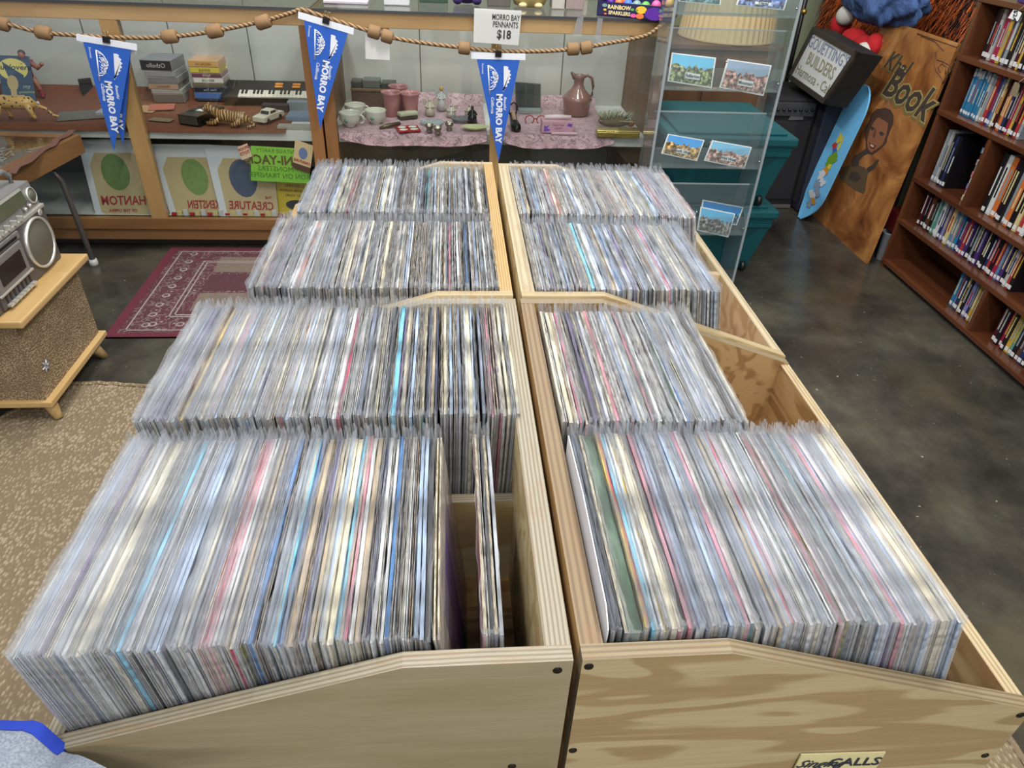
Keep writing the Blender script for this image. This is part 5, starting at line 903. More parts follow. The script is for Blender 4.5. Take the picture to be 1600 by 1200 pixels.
# ================================================================ RIGHT SIDE
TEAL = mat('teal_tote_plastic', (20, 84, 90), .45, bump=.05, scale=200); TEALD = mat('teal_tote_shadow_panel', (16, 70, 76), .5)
def tote(x0, x1, y0, y1, z, label):
    t = thing('storage_tote', label, 'storage tote', ((x0 + x1) / 2, (y0 + y1) / 2, z)); h = .300; tp = .07
    vs = [(x0 + tp, y0 + tp * .6, z + .006), (x1 - tp, y0 + tp * .6, z + .006), (x1 - tp, y1 - tp * .6, z + .006), (x0 + tp, y1 - tp * .6, z + .006), (x0, y0, z + h), (x1, y0, z + h), (x1, y1, z + h), (x0, y1, z + h)]
    m = MB(); m.add(vs, [(0, 3, 2, 1), (4, 5, 6, 7), (0, 1, 5, 4), (1, 2, 6, 5), (2, 3, 7, 6), (3, 0, 4, 7)]); part(m, 'tub', TEAL, t)
    part(MB().box((x0 - .012, y0 - .014, z + h), (x1 + .012, y1 + .014, z + h + .038), bev=.008), 'lid', TEAL, t)
    part(MB().box((x0 + .03, y0 + .03, z + h + .038), (x1 - .03, y1 - .03, z + h + .050), bev=.005), 'lid_panel', TEAL, t)
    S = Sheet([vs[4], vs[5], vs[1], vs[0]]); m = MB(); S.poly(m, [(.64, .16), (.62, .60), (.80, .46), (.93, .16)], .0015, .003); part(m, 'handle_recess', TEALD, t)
    m = MB(); S.quad(m, .0, .10, 1, .16, .010, .010); part(m, 'rim_band', TEAL, t)
    for x in (x1 - tp - .035, x0 + tp + .01):
        m = MB(); m.M = Matrix.Translation((x, y0 + .035, z + .026)) @ Matrix.Rotation(R(90), 4, 'Y'); m.lathe([(.020, 0), (.0255, .004), (.0255, .022), (.020, .026)], seg=18); part(m, 'wheel', BLACK, t)
tote(1.02, 1.60, 3.22, 3.86, 0.0, 'teal plastic tote on wheels standing on the floor'); tote(1.02, 1.60, 3.22, 3.86, 0.352, 'teal plastic tote on wheels stacked on top of the other one')
# ---- acrylic postcard rack
ACR = clear('acrylic_clear', (244, 248, 248), rough=.04, haze=.05); ACE = clear('acrylic_edge', (214, 224, 222), rough=.08, haze=.35); YC = 3.08
rk = thing('postcard_rack', 'tall clear acrylic postcard rack standing right of the display case', 'rack', (1.15, YC + .06, 0)); XL = lambda z: Py(1030, 180, YC).x - .01 * z; xl, xr = 0.875, 1.375
for x in (xl, xr): part(MB().box((x - .002, YC - .055, .02), (x + .003, YC + .14, 1.42)), 'side_panel', ACR, rk)
for x in (xl, xr): part(MB().box((x - .004, YC - .058, .02), (x + .005, YC - .050, 1.42)), 'side_edge', ACE, rk)
tiers = [1.245, .965, .640, .325]
part(MB().box((xl, YC - .05, .02), (xr, YC + .13, .03)), 'base_plate', ACR, rk)
for z in tiers:
    part(MB().box((xl + .003, YC + .010, z - .035), (xr - .002, YC + .013, z + .19)), 'tier_back', ACR, rk); part(MB().box((xl + .003, YC - .05, z - .035), (xr - .002, YC + .010, z - .031)), 'tier_shelf', ACR, rk)
    part(MB().box((xl + .003, YC - .052, z - .035), (xr - .002, YC - .049, z + .055)), 'tier_front', ACR, rk); part(MB().box((xl + .003, YC + .009, z + .187), (xr - .002, YC + .015, z + .192)), 'tier_edge', ACE, rk)
    for (a_, b_) in ((xl + .005, z + .0), (xr - .01, z), ((xl + xr) / 2, z + .08)): part(MB().ball((a_, YC - .052, b_), .004, 8, 6), 'rivet', CHROME, rk)
SKY = mat('card_sky', (110, 176, 220), .3); LANDS = {}
def card(px4, label, sky, landc, txt, y=YC - .02, extra=None):
    S = Sheet([Py(px4[0][0], px4[0][1], y + .015), Py(px4[1][0], px4[1][1], y + .015), Py(px4[2][0], px4[2][1], y), Py(px4[3][0], px4[3][1], y)]); t = thing('postcard', label, 'postcard', tuple(S.P(.5, 1)))
    m = MB(); S.quad(m, 0, 0, 1, 1, 0, .004); part(m, 'card', PAPER, t); m = MB(); S.quad(m, .03, .04, .97, .5, .0008, .0007); part(m, 'printed_sky', mat('sky_%d_%d' % sky[:2], sky, .3, var=.12, scale=20), t)
    m = MB(); n = 14; top = [(.03 + .94 * k / n, .5 - .16 * abs(math.sin(k * 1.7 + sky[0])) - .05 * math.sin(k)) for k in range(n + 1)]; S.poly(m, [(.03, .95)] + [(.97, .95)] + top[::-1] if False else top[:1] + [(.03, .95), (.97, .95)] + top[:0:-1], .0012, .0008)
    lm = NT('card_land_%d_%d' % landc[:2]); nz = lm.n('ShaderNodeTexNoise', Scale=70.0, Detail=3.0); lm.l(lm.coords(), nz.inputs['Vector']); lm.l(lm.ramp(nz.outputs[0], [(.35, tuple(v * .35 for v in landc)), (.5, landc), (.66, tuple(min(255, v * 1.5 + 30) for v in landc))]), lm.b.inputs['Base Color']); part(m, 'printed_scene', lm.m, t)
    if txt: m = MB(); S.quad(m, .36, .60, .70, .80, .0022, .001); part(m, 'white_label', PAPER, t); m = MB(); S.text(m, txt, .53, .70, .017, off=.003, bold=.02); part(m, 'label_text', INK, t)
card([(1050, 82), (1119, 90), (1112, 138), (1043, 127)], 'postcard of a town under light blue sky, upper left in the acrylic rack', (120, 190, 222), (112, 116, 80), 'Fullerton'); card([(1137, 92), (1206, 102), (1193, 150), (1124, 137)], 'busy garden postcard with pink tree, upper right in the acrylic rack', (150, 170, 190), (150, 112, 104), 'Mountain')
card([(1044, 209), (1101, 219), (1089, 252), (1033, 240)], 'canyon postcard with blue sky, lower left in the acrylic rack', (90, 160, 222), (150, 118, 70), 'South West'); card([(1113, 219), (1175, 230), (1163, 264), (1100, 251)], 'postcard of a red brick hotel, lower right in the acrylic rack', (130, 190, 220), (156, 120, 108), 'Wild West')
card([(1098, 312), (1162, 324), (1151, 352), (1092, 345)], 'blue card peeking out behind the lowest postcard', (60, 130, 190), (60, 100, 120), None, YC + .0); card([(1095, 323), (1149, 334), (1138, 371), (1089, 360)], 'white bordered postcard of tall buildings, lowest in the acrylic rack', (110, 180, 215), (110, 106, 100), None)
card([(1065, -20), (1128, -14), (1126, 8), (1060, 2)], 'dark teal postcard at the very top left of the rack', (80, 120, 120), (60, 90, 90), None); card([(1158, -14), (1232, -6), (1225, 16), (1150, 8)], 'blue postcard with a white label at the very top right of the rack', (70, 110, 180), (90, 100, 140), 'Travel')
# paper stack behind the far right record row, lampshade and brown cabinet seen through the rack
single(MB().box((.885, 3.24, 0.001), (1.0, 3.42, .47), bev=.004), 'cardboard_carton', mat('carton_grey', (118, 110, 100), .7, var=.1), 'grey cardboard carton standing behind the far right record bin', 'carton')
t = thing('lampshade', 'cream pleated lampshade seen through the acrylic rack', 'lampshade', (1.50, 4.35, .90)); g = MB(); vs = []; fs = []; n = 96
for (r_, z) in ((.27, .93), (.235, 1.24)):
    for k in range(n): a_ = 2 * math.pi * k / n; q = r_ * (1 + (.022 if k % 2 else 0)); vs.append((1.60 + q * math.cos(a_), 4.40 + q * math.sin(a_), z))
fs = [(k, (k + 1) % n, (k + 1) % n + n, k + n) for k in range(n)]; g.add(vs, fs); part(g, 'pleated_shade', mat('cream_shade', (190, 168, 126), .8), t)
for z, r_ in ((.93, .275), (1.24, .24)): g = MB(); g.tube([(1.60 + r_ * math.cos(2 * math.pi * k / 40), 4.40 + r_ * math.sin(2 * math.pi * k / 40), z) for k in range(41)], .006, 6); part(g, 'trim_ring', mat('shade_trim', (160, 136, 96), .7), t)
t = thing('wooden_cabinet', 'brown wooden cabinet behind the teal totes', 'cabinet', (1.35, 4.45, 0)); part(MB().box((1.02, 4.15, 0.0), (1.82, 4.75, .90), bev=.004), 'cabinet_body', wood('cabinet_brown', (108, 78, 52), (78, 54, 36), 'z', .5, 10), t); part(MB().box((1.00, 4.13, .90), (1.84, 4.77, .925), bev=.003), 'cabinet_top', MATS['cabinet_brown'], t)
for k in range(2): part(MB().box((1.05 + k * .38, 4.135, .10), (1.41 + k * .38, 4.15, .86), bev=.003), 'door', MATS['cabinet_brown'], t)
# black pole stand between lampshade and sign
t = thing('pole_stand', 'thin black metal stand with brass joint beside the green wall', 'stand', (2.02, 4.9, 0)); a, b = Py(1225, 150, 4.75), Py(1262, -20, 4.75); part(MB().tube([(a.x, 4.75, .01), (b.x, 4.75, 1.55)], .014, 10), 'pole', BLACK, t); q = Py(1262, 18, 4.75); part(MB().ball((a.x + (b.x - a.x) * .6, 4.735, q.z), .018, 10, 8), 'brass_joint', mat('brass_joint', (176, 146, 70), .3, .8), t)
part(MB().lathe([(.14, .001), (.13, .02), (.02, .03)], (a.x, 4.75, 0), 24), 'base', BLACK, t)
# ---- amplifier and dark speaker cabinet
TOLEX = mat('black_tolex', (26, 25, 28), .7, bump=.25, scale=260); GRLC = mat('black_grille_cloth', (34, 32, 34), .85, bump=.3, scale=400)
t = thing('guitar_amplifier', 'black guitar amplifier with a silver lightning Z emblem under the light sign', 'amplifier', (1.98, 4.32, 0)); part(MB().box((1.86, 4.14, .004), (2.14, 4.60, .655), bev=.012), 'cabinet', TOLEX, t); part(MB().box((1.87, 4.130, .06), (2.12, 4.14, .53), bev=.003), 'grille', GRLC, t); part(MB().box((1.87, 4.126, .56), (2.12, 4.14, .635), bev=.003), 'control_panel', DGREY, t)
for k in range(7): m = MB(); m.M = Matrix.Translation((1.895 + k * .034, 4.126, .597)) @ Matrix.Rotation(R(90), 4, 'X'); m.lathe([(.009, 0), (.008, .012)], seg=12); part(m, 'control_knob', BLACK, t)
q = Py(1247, 178, 4.128); S = Sheet([(q.x - .05, 4.129, q.z + .04), (q.x + .05, 4.129, q.z + .04), (q.x + .05, 4.129, q.z - .04), (q.x - .05, 4.129, q.z - .04)]); m = MB(); S.poly(m, [(.1, .05), (.15, .35), (.9, .30), (1.0, .05)], .001, .003); S.poly(m, [(.60, .28), (.05, .72), (.35, .74), (.88, .30)], .0012, .003); S.poly(m, [(.05, .70), (.0, .97), (.9, .92), (.85, .68)], .0014, .003); part(m, 'z_emblem', mat('emblem_grey', (110, 108, 106), .4, .5), t)
part(MB().box((1.87, 4.124, .004), (2.13, 4.138, .022)), 'base_strip', mat('strip_grey', (96, 92, 90), .5), t)
t = thing('speaker_cabinet', 'tall dark navy speaker cabinet between the amplifier and the painted board', 'speaker cabinet', (2.28, 4.40, 0)); part(MB().box((2.145, 4.06, .004), (2.50, 4.60, .80), bev=.012), 'cabinet', mat('navy_tolex', (28, 30, 44), .65, bump=.25, scale=260), t)
part(MB().box((2.142, 4.10, .05), (2.146, 4.56, .76)), 'grille', GRLC, t); part(MB().box((2.16, 4.055, .765), (2.48, 4.062, .79)), 'metal_edge', mat('metal_edge_grey', (110, 112, 116), .35, .7), t)
# ---- old light box sign
TLp, TRp, BRp, BLp = Px(1272, 42, 2.08), Px(1343, 82, 2.08), Px(1288, 163, 2.04), Px(1231, 122, 2.04)
S = Sheet([TLp, TRp, BRp, BLp]); t = thing('light_box_sign', 'old black framed light box sign with hand lettered white face on the amplifier', 'sign', tuple(S.P(.5, 1))); dpt = .13
n_ = S.n; S2 = Sheet([p + n_ * 0 for p in S.c]); m = MB(); S.quad(m, 0, 0, 1, 1, -.004, dpt); part(m, 'sign_case', mat('sign_black', (34, 32, 30), .6, var=.3), t)
m = MB()
for qd in ((0, 0, 1, .09), (0, .91, 1, 1), (0, 0, .06, 1), (.94, 0, 1, 1)): S.quad(m, *qd, .010, .016)
part(m, 'frame', mat('sign_frame_metal', (70, 64, 58), .5, .4, var=.3), t); m = MB(); S.quad(m, .06, .09, .94, .91, .0, .002); part(m, 'white_face', mat('sign_face', (206, 208, 204), .4, var=.05), t)
m = MB(); S.text(m, "GOUETTING'S", .50, .24, .085, off=.002, sx=.92); part(m, 'faded_blue_lettering', mat('faded_blue', (118, 128, 156), .7), t); m = MB(); S.text(m, 'BUILDERS', .52, .50, .092, off=.002, bold=.01, sx=.9); part(m, 'faded_olive_lettering', mat('faded_olive', (140, 138, 112), .7), t)
m = MB(); S.text(m, 'Hermosa - Cal', .50, .76, .075, off=.002); part(m, 'script_lettering', mat('faded_olive2', (130, 130, 104), .7), t)
# ---- painted board
BO = Sheet([(2.355, 4.10, 1.085), (2.355, 3.418, 1.080), (2.235, 3.334, .0), (2.235, 4.02, .0)])
def boardmat():
    t = NT('stained_board'); n = t.n('ShaderNodeTexNoise', Scale=3.2, Detail=6.0, Roughness=.6, Distortion=1.2); t.l(t.coords(), n.inputs['Vector']); t.l(t.ramp(n.outputs[0], [(.32, (84, 46, 26)), (.45, (128, 78, 40)), (.56, (160, 108, 58)), (.70, (188, 138, 80))]), t.b.inputs['Base Color']); t.b.inputs['Roughness'].default_value = .35; t.b.inputs['Coat Weight'].default_value = .3; return t.m
def Pb(px_, py_): w_ = _ray(px_, py_); return CAMP + w_ * ((BO.c[0] - CAMP).dot(BO.n) / w_.dot(BO.n))
def uvb(px_, py_):
    P = Pb(px_, py_); v = (BO.c[0].z - P.z) / BO.c[0].z; a = BO.c[0].lerp(BO.c[3], v); b = BO.c[1].lerp(BO.c[2], v); return ((P.y - a.y) / (b.y - a.y), v)
t = thing('painted_board', 'large varnished board lettered Book with a painted head on a snake body', 'painted board', tuple(BO.P(.5, 1))); m = MB(); BO.quad(m, 0, 0, 1, 1, 0, .016); part(m, 'board', boardmat(), t); sgn = 1
OLV = mat('letter_shadow_olive', (112, 98, 56), .5); LDK = mat('letter_dark', (62, 52, 44), .5); OUT = mat('letter_outline', (150, 134, 84), .5)
u, v = uvb(1420, 146); 
for off, dx, mt, bd, nm in ((.0010, -.016, OLV, .075, 'letter_shadow'), (.0018, 0, OUT, .055, 'letter_outline'), (.0026, 0, LDK, .02, 'word_book')):
    m = MB(); BO.text(m, 'Book', u + dx * .6 - .01, v - dx * .5, .205, off=off, bold=bd, shear=.25, rot=-4); part(m, nm, mt, t)
u, v = uvb(1402, 101)
for off, dx, mt, bd, nm in ((.0010, -.010, OLV, .05, 'letter_shadow'), (.0018, 0, LDK, .01, 'word_top')): m = MB(); BO.text(m, 'Khal', u + dx, v - dx * .5, .125, off=off, bold=bd, shear=.3, rot=-4); part(m, nm, mt, t)
def pol(pts, off, mt, nm): m = MB(); BO.poly(m, [uvb(*p) for p in pts], off, .0008); part(m, nm, mt, t)
P1 = [(1378, 169), (1370, 170), (1362, 178), (1358, 190), (1352, 200), (1351, 210), (1353, 222), (1353, 232), (1357, 240), (1363, 242), (1372, 236), (1380, 229), (1386, 222), (1387, 216), (1391, 205), (1396, 193), (1397, 180), (1392, 171), (1385, 168)]
pol(P1, .001, mat('paint_dark_brown', (72, 50, 40), .5), 'head_hair'); pol([(1373, 183), (1366, 190), (1360, 202), (1357, 212), (1355, 222), (1357, 233), (1362, 238), (1371, 232), (1379, 226), (1384, 214), (1387, 202), (1388, 192), (1382, 188)], .0018, mat('paint_face_brown', (134, 86, 58), .5), 'face')
pol([(1360, 199), (1364, 197), (1368, 201), (1363, 204)], .0026, LDK, 'eye'); pol([(1374, 206), (1379, 205), (1383, 210), (1377, 212)], .0026, LDK, 'eye'); pol([(1368, 201), (1370, 202), (1368, 216), (1364, 213)], .0026, mat('paint_nose', (100, 62, 44), .5), 'nose'); pol([(1359, 222), (1364, 226), (1370, 227), (1366, 233), (1360, 230)], .0026, mat('paint_mouth', (90, 40, 36), .5), 'mouth'); pol([(1361, 225), (1367, 228), (1365, 230), (1361, 228)], .0034, mat('paint_teeth', (190, 170, 140), .5), 'teeth')
pol([(1353, 232), (1345, 238), (1335, 243), (1330, 252), (1332, 262), (1342, 258), (1343, 250), (1350, 243), (1357, 240)], .001, LDK, 'snake_neck'); pol([(1330, 256), (1318, 262), (1311, 270), (1312, 278), (1322, 287), (1335, 296), (1349, 303), (1352, 298), (1354, 285), (1357, 270), (1352, 262), (1342, 258)], .001, mat('snake_olive', (84, 68, 48), .5), 'snake_coil'); pol([(1357, 270), (1368, 262), (1374, 250), (1372, 248), (1364, 257), (1354, 263)], .001, LDK, 'snake_tail')
pol([(1330, 268), (1342, 270), (1346, 278), (1338, 284), (1326, 279)], .0018, LDK, 'coil_middle')
def line(pts, nm, mt, r_=.003): m = MB(); m.tube([BO.P(*uvb(*p), .0005) for p in pts], r_, 5); part(m, nm, mt, t)
BR = mat('burnt_line', (96, 60, 32), .6); line([(1463, 80), (1465, 92), (1475, 95), (1484, 100), (1485, 110), (1478, 122), (1474, 128)], 'burnt_scroll', BR); line([(1463, 80), (1461, 98), (1464, 110), (1472, 120), (1474, 128)], 'burnt_scroll', BR); line([(1470, 112), (1467, 104), (1473, 98), (1480, 103), (1478, 114)], 'burnt_scroll', BR); line([(1434, 52), (1466, 62), (1496, 72)], 'burnt_scroll', BR); line([(1440, 55), (1462, 64), (1476, 78)], 'burnt_scroll', BR)
single(Sheet([BO.P(*uvb(1374, 62), .002), BO.P(*uvb(1381, 62), .002), BO.P(*uvb(1375, 74), .002), BO.P(*uvb(1367, 73), .002)]).quad(MB(), 0, 0, 1, 1, 0, .001), 'paper_tag', mat('tag_beige', (180, 172, 146), .7), 'beige paper tag on the upper left corner of the painted board', 'tag')
# ---- skateboard deck
t = thing('skateboard_deck', 'light blue skateboard deck with splashy coloured print leaning on the painted board', 'skateboard', (2.18, 3.93, 0)); n_ = 44; g = MB(); W = .116
def deck(u, v):
    s_ = u; w = W * min(1, math.sin(math.pi * min(1, max(0, (s_ + .0) * 4.2 / 2))) ** .6 if s_ < .238 else 1) * (1 if s_ < .80 else max(.02, math.sqrt(max(0, 1 - ((s_ - .80) / .205) ** 2))))
    w = max(w, .02); k = (v - .5) * 2; z = .006 + .775 * s_; x = 2.150 + .115 * s_ - .028 * max(0, (.13 - s_) / .13) ** 1.5 - .004 * k * k; y = 3.955 - .03 * s_ - k * w
    return (x, y, z)
g.grid(deck, n_, 10, 0, (.010, 0, 0)); part(g, 'deck', mat('sky_blue_lacquer', (112, 186, 232), .3, coat=.4, var=.05, scale=5), t)
def dk(u, v, off): p = deck(u, v); return (p[0] - off, p[1], p[2])
rr = random.Random(9); SPL = [mat('splash_yellow', (214, 196, 60), .4), mat('splash_green', (104, 150, 44), .4), mat('splash_white', (206, 210, 214), .4), mat('splash_red', (184, 60, 60), .4), mat('splash_blue', (50, 100, 180), .4), mat('splash_grey', (130, 146, 164), .4), mat('splash_orange', (206, 140, 50), .4)]
g = MB(); 
for (u0, v0, ru, rv, mi_, sd) in ((.62, .45, .05, .12, 0, 1), (.59, .60, .06, .06, 0, 2), (.56, .38, .035, .12, 3, 3), (.53, .50, .04, .14, 4, 4), (.50, .62, .04, .16, 1, 5), (.45, .48, .05, .20, 1, 6), (.42, .58, .03, .12, 0, 7), (.38, .50, .035, .18, 6, 8), (.34, .42, .05, .2, 2, 9), (.30, .58, .04, .18, 2, 10), (.26, .45, .04, .22, 5, 11), (.22, .55, .04, .25, 5, 12), (.18, .42, .04, .25, 2, 13), (.15, .60, .03, .18, 6, 14), (.12, .48, .03, .2, 5, 15)):
    r2 = random.Random(sd); P2 = []
    for k in range(14): a_ = -2 * math.pi * k / 14; q = .55 + .55 * r2.random(); P2.append((u0 + ru * q * math.cos(a_), min(.97, max(.03, v0 + rv * q * math.sin(a_)))))
    vs = [dk(a_, b_, .0022 + .0002 * sd) for a_, b_ in P2] + [dk(u0, v0, .0022 + .0002 * sd)]; g.add(vs, [(k, (k + 1) % 14, 14) for k in range(14)], mi_)
part(g, 'splash_print', SPL, t)
# ---- grey bin, red case behind the board
g = MB(); g.lathe(open_cup([(.050, 0.001), (.060, .15), (.066, .160)], .004), (2.375, 3.395, 0), 24, sx=1.0, sy=.75, cap=False); single(g, 'waste_bin', mat('grey_bin', (128, 130, 134), .45), 'small grey plastic bin between the painted board and the bookcase', 'bin', (2.375, 3.395, 0))
g = MB(); g.box((2.34, 3.37, .165), (2.62, 3.48, .27), bev=.005); single(g, 'red_case', mat('dark_red_case', (96, 22, 26), .45), 'dark red case behind the painted board above the grey bin', 'case')
# ---- stand carrying doll and blue garment, shaggy fur on the wall
t = thing('wooden_stool', 'plain stool hidden behind the painted board carrying doll and garment', 'stool', (2.45, 4.1, 0)); 
for x in (2.52, 2.60):
    for y in (3.70, 3.98): part(MB().box((x - .012, y - .012, 0.001), (x + .012, y + .012, .90)), 'leg', DKW, t)
part(MB().box((2.40, 3.64, .90), (2.63, 4.04, .925), bev=.004), 'seat', DKW, t)
RK = mat('red_knit', (186, 28, 34), .9, bump=.7, scale=130); WK = mat('white_plush', (204, 200, 192), .95, bump=.5, scale=160)
t = thing('knitted_doll', 'red and white knitted doll slumped beside the blue garment', 'doll', tuple(Px(1325, 70, 2.36))); 
def bl(px_, py_, x, r_, nm, mt): q = Px(px_, py_, x); part(MB().ball(q, r_, 16, 12), nm, mt, t)
bl(1314, 38, 2.36, (.06, .062, .065), 'red_arm', RK); bl(1322, 24, 2.34, (.055, .06, .055), 'white_head', WK); bl(1336, 60, 2.34, (.07, .10, .055), 'red_body', RK); bl(1352, 70, 2.34, (.06, .09, .05), 'red_body', RK); bl(1352, 78, 2.30, (.05, .055, .04), 'white_hand', WK); bl(1366, 70, 2.33, (.04, .06, .06), 'red_leg', RK); bl(1354, 88, 2.33, (.04, .07, .028), 'navy_shoe', mat('navy_knit', (28, 28, 70), .9)); bl(1348, 93, 2.325, (.045, .08, .018), 'red_sole', RK)
def denim():
    t = NT('blue_cotton'); n = t.n('ShaderNodeTexNoise', Scale=7.0, Detail=4.0, Distortion=1.0); t.l(t.coords(), n.inputs['Vector']); t.b.inputs['Base Color'].default_value = lin((62, 88, 134)); t.b.inputs['Roughness'].default_value = .85; t.bump(n.outputs[0], 1.0, .03); return t.m
cen = Px(1378, 18, 2.36); g = MB()
def gar(u, v):
    a_ = u * 2 * math.pi; b_ = v * math.pi; f = 1 + .14 * math.sin(5 * a_ + 3 * b_) * math.sin(b_) + .10 * math.sin(9 * a_ - 4 * b_) * math.sin(b_) + .05 * math.sin(17 * a_ + 9 * b_); zz = -math.cos(b_)
    return (cen.x + .13 * f * math.sin(b_) * math.cos(a_), cen.y + .33 * f * math.sin(b_) * math.sin(a_), cen.z + .06 + (.125 if zz < 0 else .16) * zz * f)
g.grid(gar, 72, 34); single(g, 'blue_garment', denim(), 'crumpled blue cotton garment heaped above the painted board', 'garment')
FB = mat('fur_hide', (40, 22, 14), .9); t = thing('shaggy_fur', 'shaggy orange and dark brown fur hanging on the green wall', 'fur', (2.60, 4.55, .85)); part(MB().box((2.628, 3.86, .88), (2.648, 5.36, 1.62)), 'hide', FB, t)
fm = [mat('fur_orange', (226, 112, 36), .8), mat('fur_rust', (160, 72, 28), .8), mat('fur_dark', (40, 24, 18), .85), mat('fur_black', (22, 15, 13), .85)]; fm[0]
rr = random.Random(2); V = []; F = []; MI = []
for i in range(15000):
    y = rr.uniform(3.80, 5.42); z = rr.uniform(.80, 1.62); e_ = max(abs(y - 4.6) / .80, abs(z - 1.3) / .50); d = rr.random() * .8 + .8 * (e_ - .55); mi_ = 0 if d < .42 else 1 if d < .75 else 2 if d < 1.0 else 3
    dr = Vector((-rr.uniform(.5, 1), rr.uniform(-.9, .9), -rr.uniform(.2, 1.1))).normalized(); L_ = rr.uniform(.05, .095); b0 = Vector((2.640, y, z)); s_ = dr.cross(Vector((0, 0, 1))).normalized() * .0026; m1 = b0 + dr * L_ * .6; m2 = b0 + dr * L_ + Vector((0, 0, -.022)); o_ = len(V)
    V += [tuple(b0 - s_), tuple(b0 + s_), tuple(m1 + s_ * .8), tuple(m1 - s_ * .8), tuple(m2 + s_ * .1), tuple(m2 - s_ * .1)]; F += [(o_, o_ + 1, o_ + 2, o_ + 3), (o_ + 3, o_ + 2, o_ + 4, o_ + 5)]; MI += [mi_, mi_]
g = MB(); g.add(V, F, MI, True); o = part(g, 'fur_pile', fm, t); o['kind'] = 'stuff'

# ================================================================ BOOKCASE
CH = wood('cherry_brown', (98, 56, 32), (70, 36, 20), 'y', .35, 10, .3); CHZ = wood('cherry_brown_upright', (104, 60, 34), (76, 40, 22), 'z', .35, 10, .3)
bc = thing('bookcase', 'dark reddish brown bookcase of video boxes along the right wall', 'bookcase', (2.47, 2.4, 0)); bx0, bx1 = 2.305, 2.60; by_far, by_near = 3.320, 1.35
part(MB().box((bx0 + .004, by_far - .022, .0), (bx1, by_far, 1.285)), 'side_panel', CHZ, bc); part(MB().box((bx0 + .004, by_near, .0), (bx1, by_near + .022, 1.285)), 'side_panel', CHZ, bc)
SHZ = [.045, .272, .490, .812, 1.050, 1.285]
for i, z in enumerate(SHZ): part(MB().box((bx0, by_near, z - .022), (bx1 - .01, by_far - .001 if i else by_far - .001, z), bev=.002), 'shelf', CH, bc)
part(MB().box((bx1 - .010, by_near, .02), (bx1, by_far, 1.285)), 'back_panel', CHZ, bc); part(MB().box((bx0 + .02, by_near, 0.0), (bx0 + .035, by_far, .023)), 'kick_board', mat('kick_black', (28, 26, 24), .6), bc)
ydiv = Px(1500, 325, bx0).y; part(MB().box((bx0 + .004, ydiv - .011, .490), (bx1 - .01, ydiv + .011, .790)), 'upright_divider', CHZ, bc)
yd2 = Px(1507, 522, bx0).y; part(MB().box((bx0 + .004, yd2 - .011, .045), (bx1 - .01, yd2 + .011, .250)), 'upright_divider', CHZ, bc)
TP = {'black': (24, 22, 26), 'dark maroon': (64, 20, 30), 'crimson': (150, 30, 66), 'gold': (186, 150, 56), 'silver grey': (130, 138, 142), 'light grey': (164, 164, 160), 'blue': (46, 112, 150), 'purple': (64, 44, 100), 'red': (160, 50, 46), 'teal green': (90, 140, 126), 'white': (196, 196, 192), 'orange': (190, 104, 50), 'navy': (34, 46, 84), 'cream': (196, 180, 130), 'brown': (84, 52, 38), 'lavender': (126, 124, 170), 'steel blue': (84, 114, 146), 'pink': (190, 130, 146)}
TM = {k: mat('tape_' + k.replace(' ', '_'), c, .35, var=.25, scale=90) for k, c in TP.items()}; STK = mat('white_sticker', (206, 206, 204), .6); used_lab = {}
ordn = ['bottom', 'second lowest', 'middle', 'fourth', 'top']
def tapes(seq, y, zsf, shelf, ts, h=.200, d=.105, x0=None, name='video_box', side='', white_base=0):
    x0 = x0 or bx0 + .055; n = len(seq)
    for i, c in enumerate(seq):
        th = ts[i % len(ts)]; hh = h + rnd.uniform(-.004, .006) if h < .25 else h; jx = rnd.uniform(-.006, .006)
        prev = seq[i - 1] if i else None; nxt = seq[i + 1] if i + 1 < n else None
        lab = '%s video box' % c + (' between a %s and a %s one' % (prev, nxt) if prev and nxt else ' first from the far end beside a %s one' % nxt if nxt else ' last after a %s one' % prev) + ', %s bookcase shelf' % ordn[shelf] + side
        if c == prev == nxt: lab = '%s video box with pale top band, one of the row of alike ones, %s shelf' % (c, ordn[shelf])
        elif lab in used_lab: lab = lab.replace('video box', ['thinner video box', 'slightly worn video box', 'video box again'][min(2, used_lab[lab] - 1)]); 
        used_lab[lab] = used_lab.get(lab, 0) + 1
        t = thing(name, ' '.join(lab.split()[:16]), 'video box', (x0 + jx, y - th / 2, zsf), 'video boxes on the %s bookcase shelf' % ordn[shelf]); Mz = Matrix.Identity(4)
        part(MB().box((x0 + jx, y - th + .0006, zsf + .001), (x0 + jx + d, y - .0006, zsf + hh), bev=.001), 'case', TM[c], t)
        m = MB(); a_, b_ = y - th * .36, y - th * .66; m.box((x0 + jx - .0010, b_, zsf + hh * .30), (x0 + jx + .0008, a_, zsf + hh * (.62 + .25 * rnd.random()))); part(m, 'spine_title', TM[rnd.choice(['white', 'silver grey', 'red', 'gold', 'light grey', 'cream'] if c not in ('white', 'light grey', 'cream') else ['black', 'red', 'navy'])], t)
        m = MB(); m.box((x0 + jx - .0014, y - th * .88, zsf + .010), (x0 + jx + .0008, y - th * .12, zsf + .010 + min(th * .8, .018))); part(m, 'white_sticker', STK, t)
        if white_base: m = MB(); m.box((x0 + jx - .0008, y - th + .0008, zsf + hh - .035), (x0 + jx + .0006, y - .0008, zsf + hh - .002)); part(m, 'grey_band', TM['light grey'], t)
        y -= th
    return y
yy = Px(1529, 88, bx0 + .05).y; tapes(['black', 'dark maroon', 'light grey', 'crimson', 'crimson', 'gold', 'navy', 'silver grey', 'black', 'light grey', 'dark maroon', 'gold', 'black', 'navy', 'black', 'silver grey', 'black', 'brown', 'red', 'black'], yy, SHZ[4], 4, [.022, .027, .020, .026, .014, .022, .018])
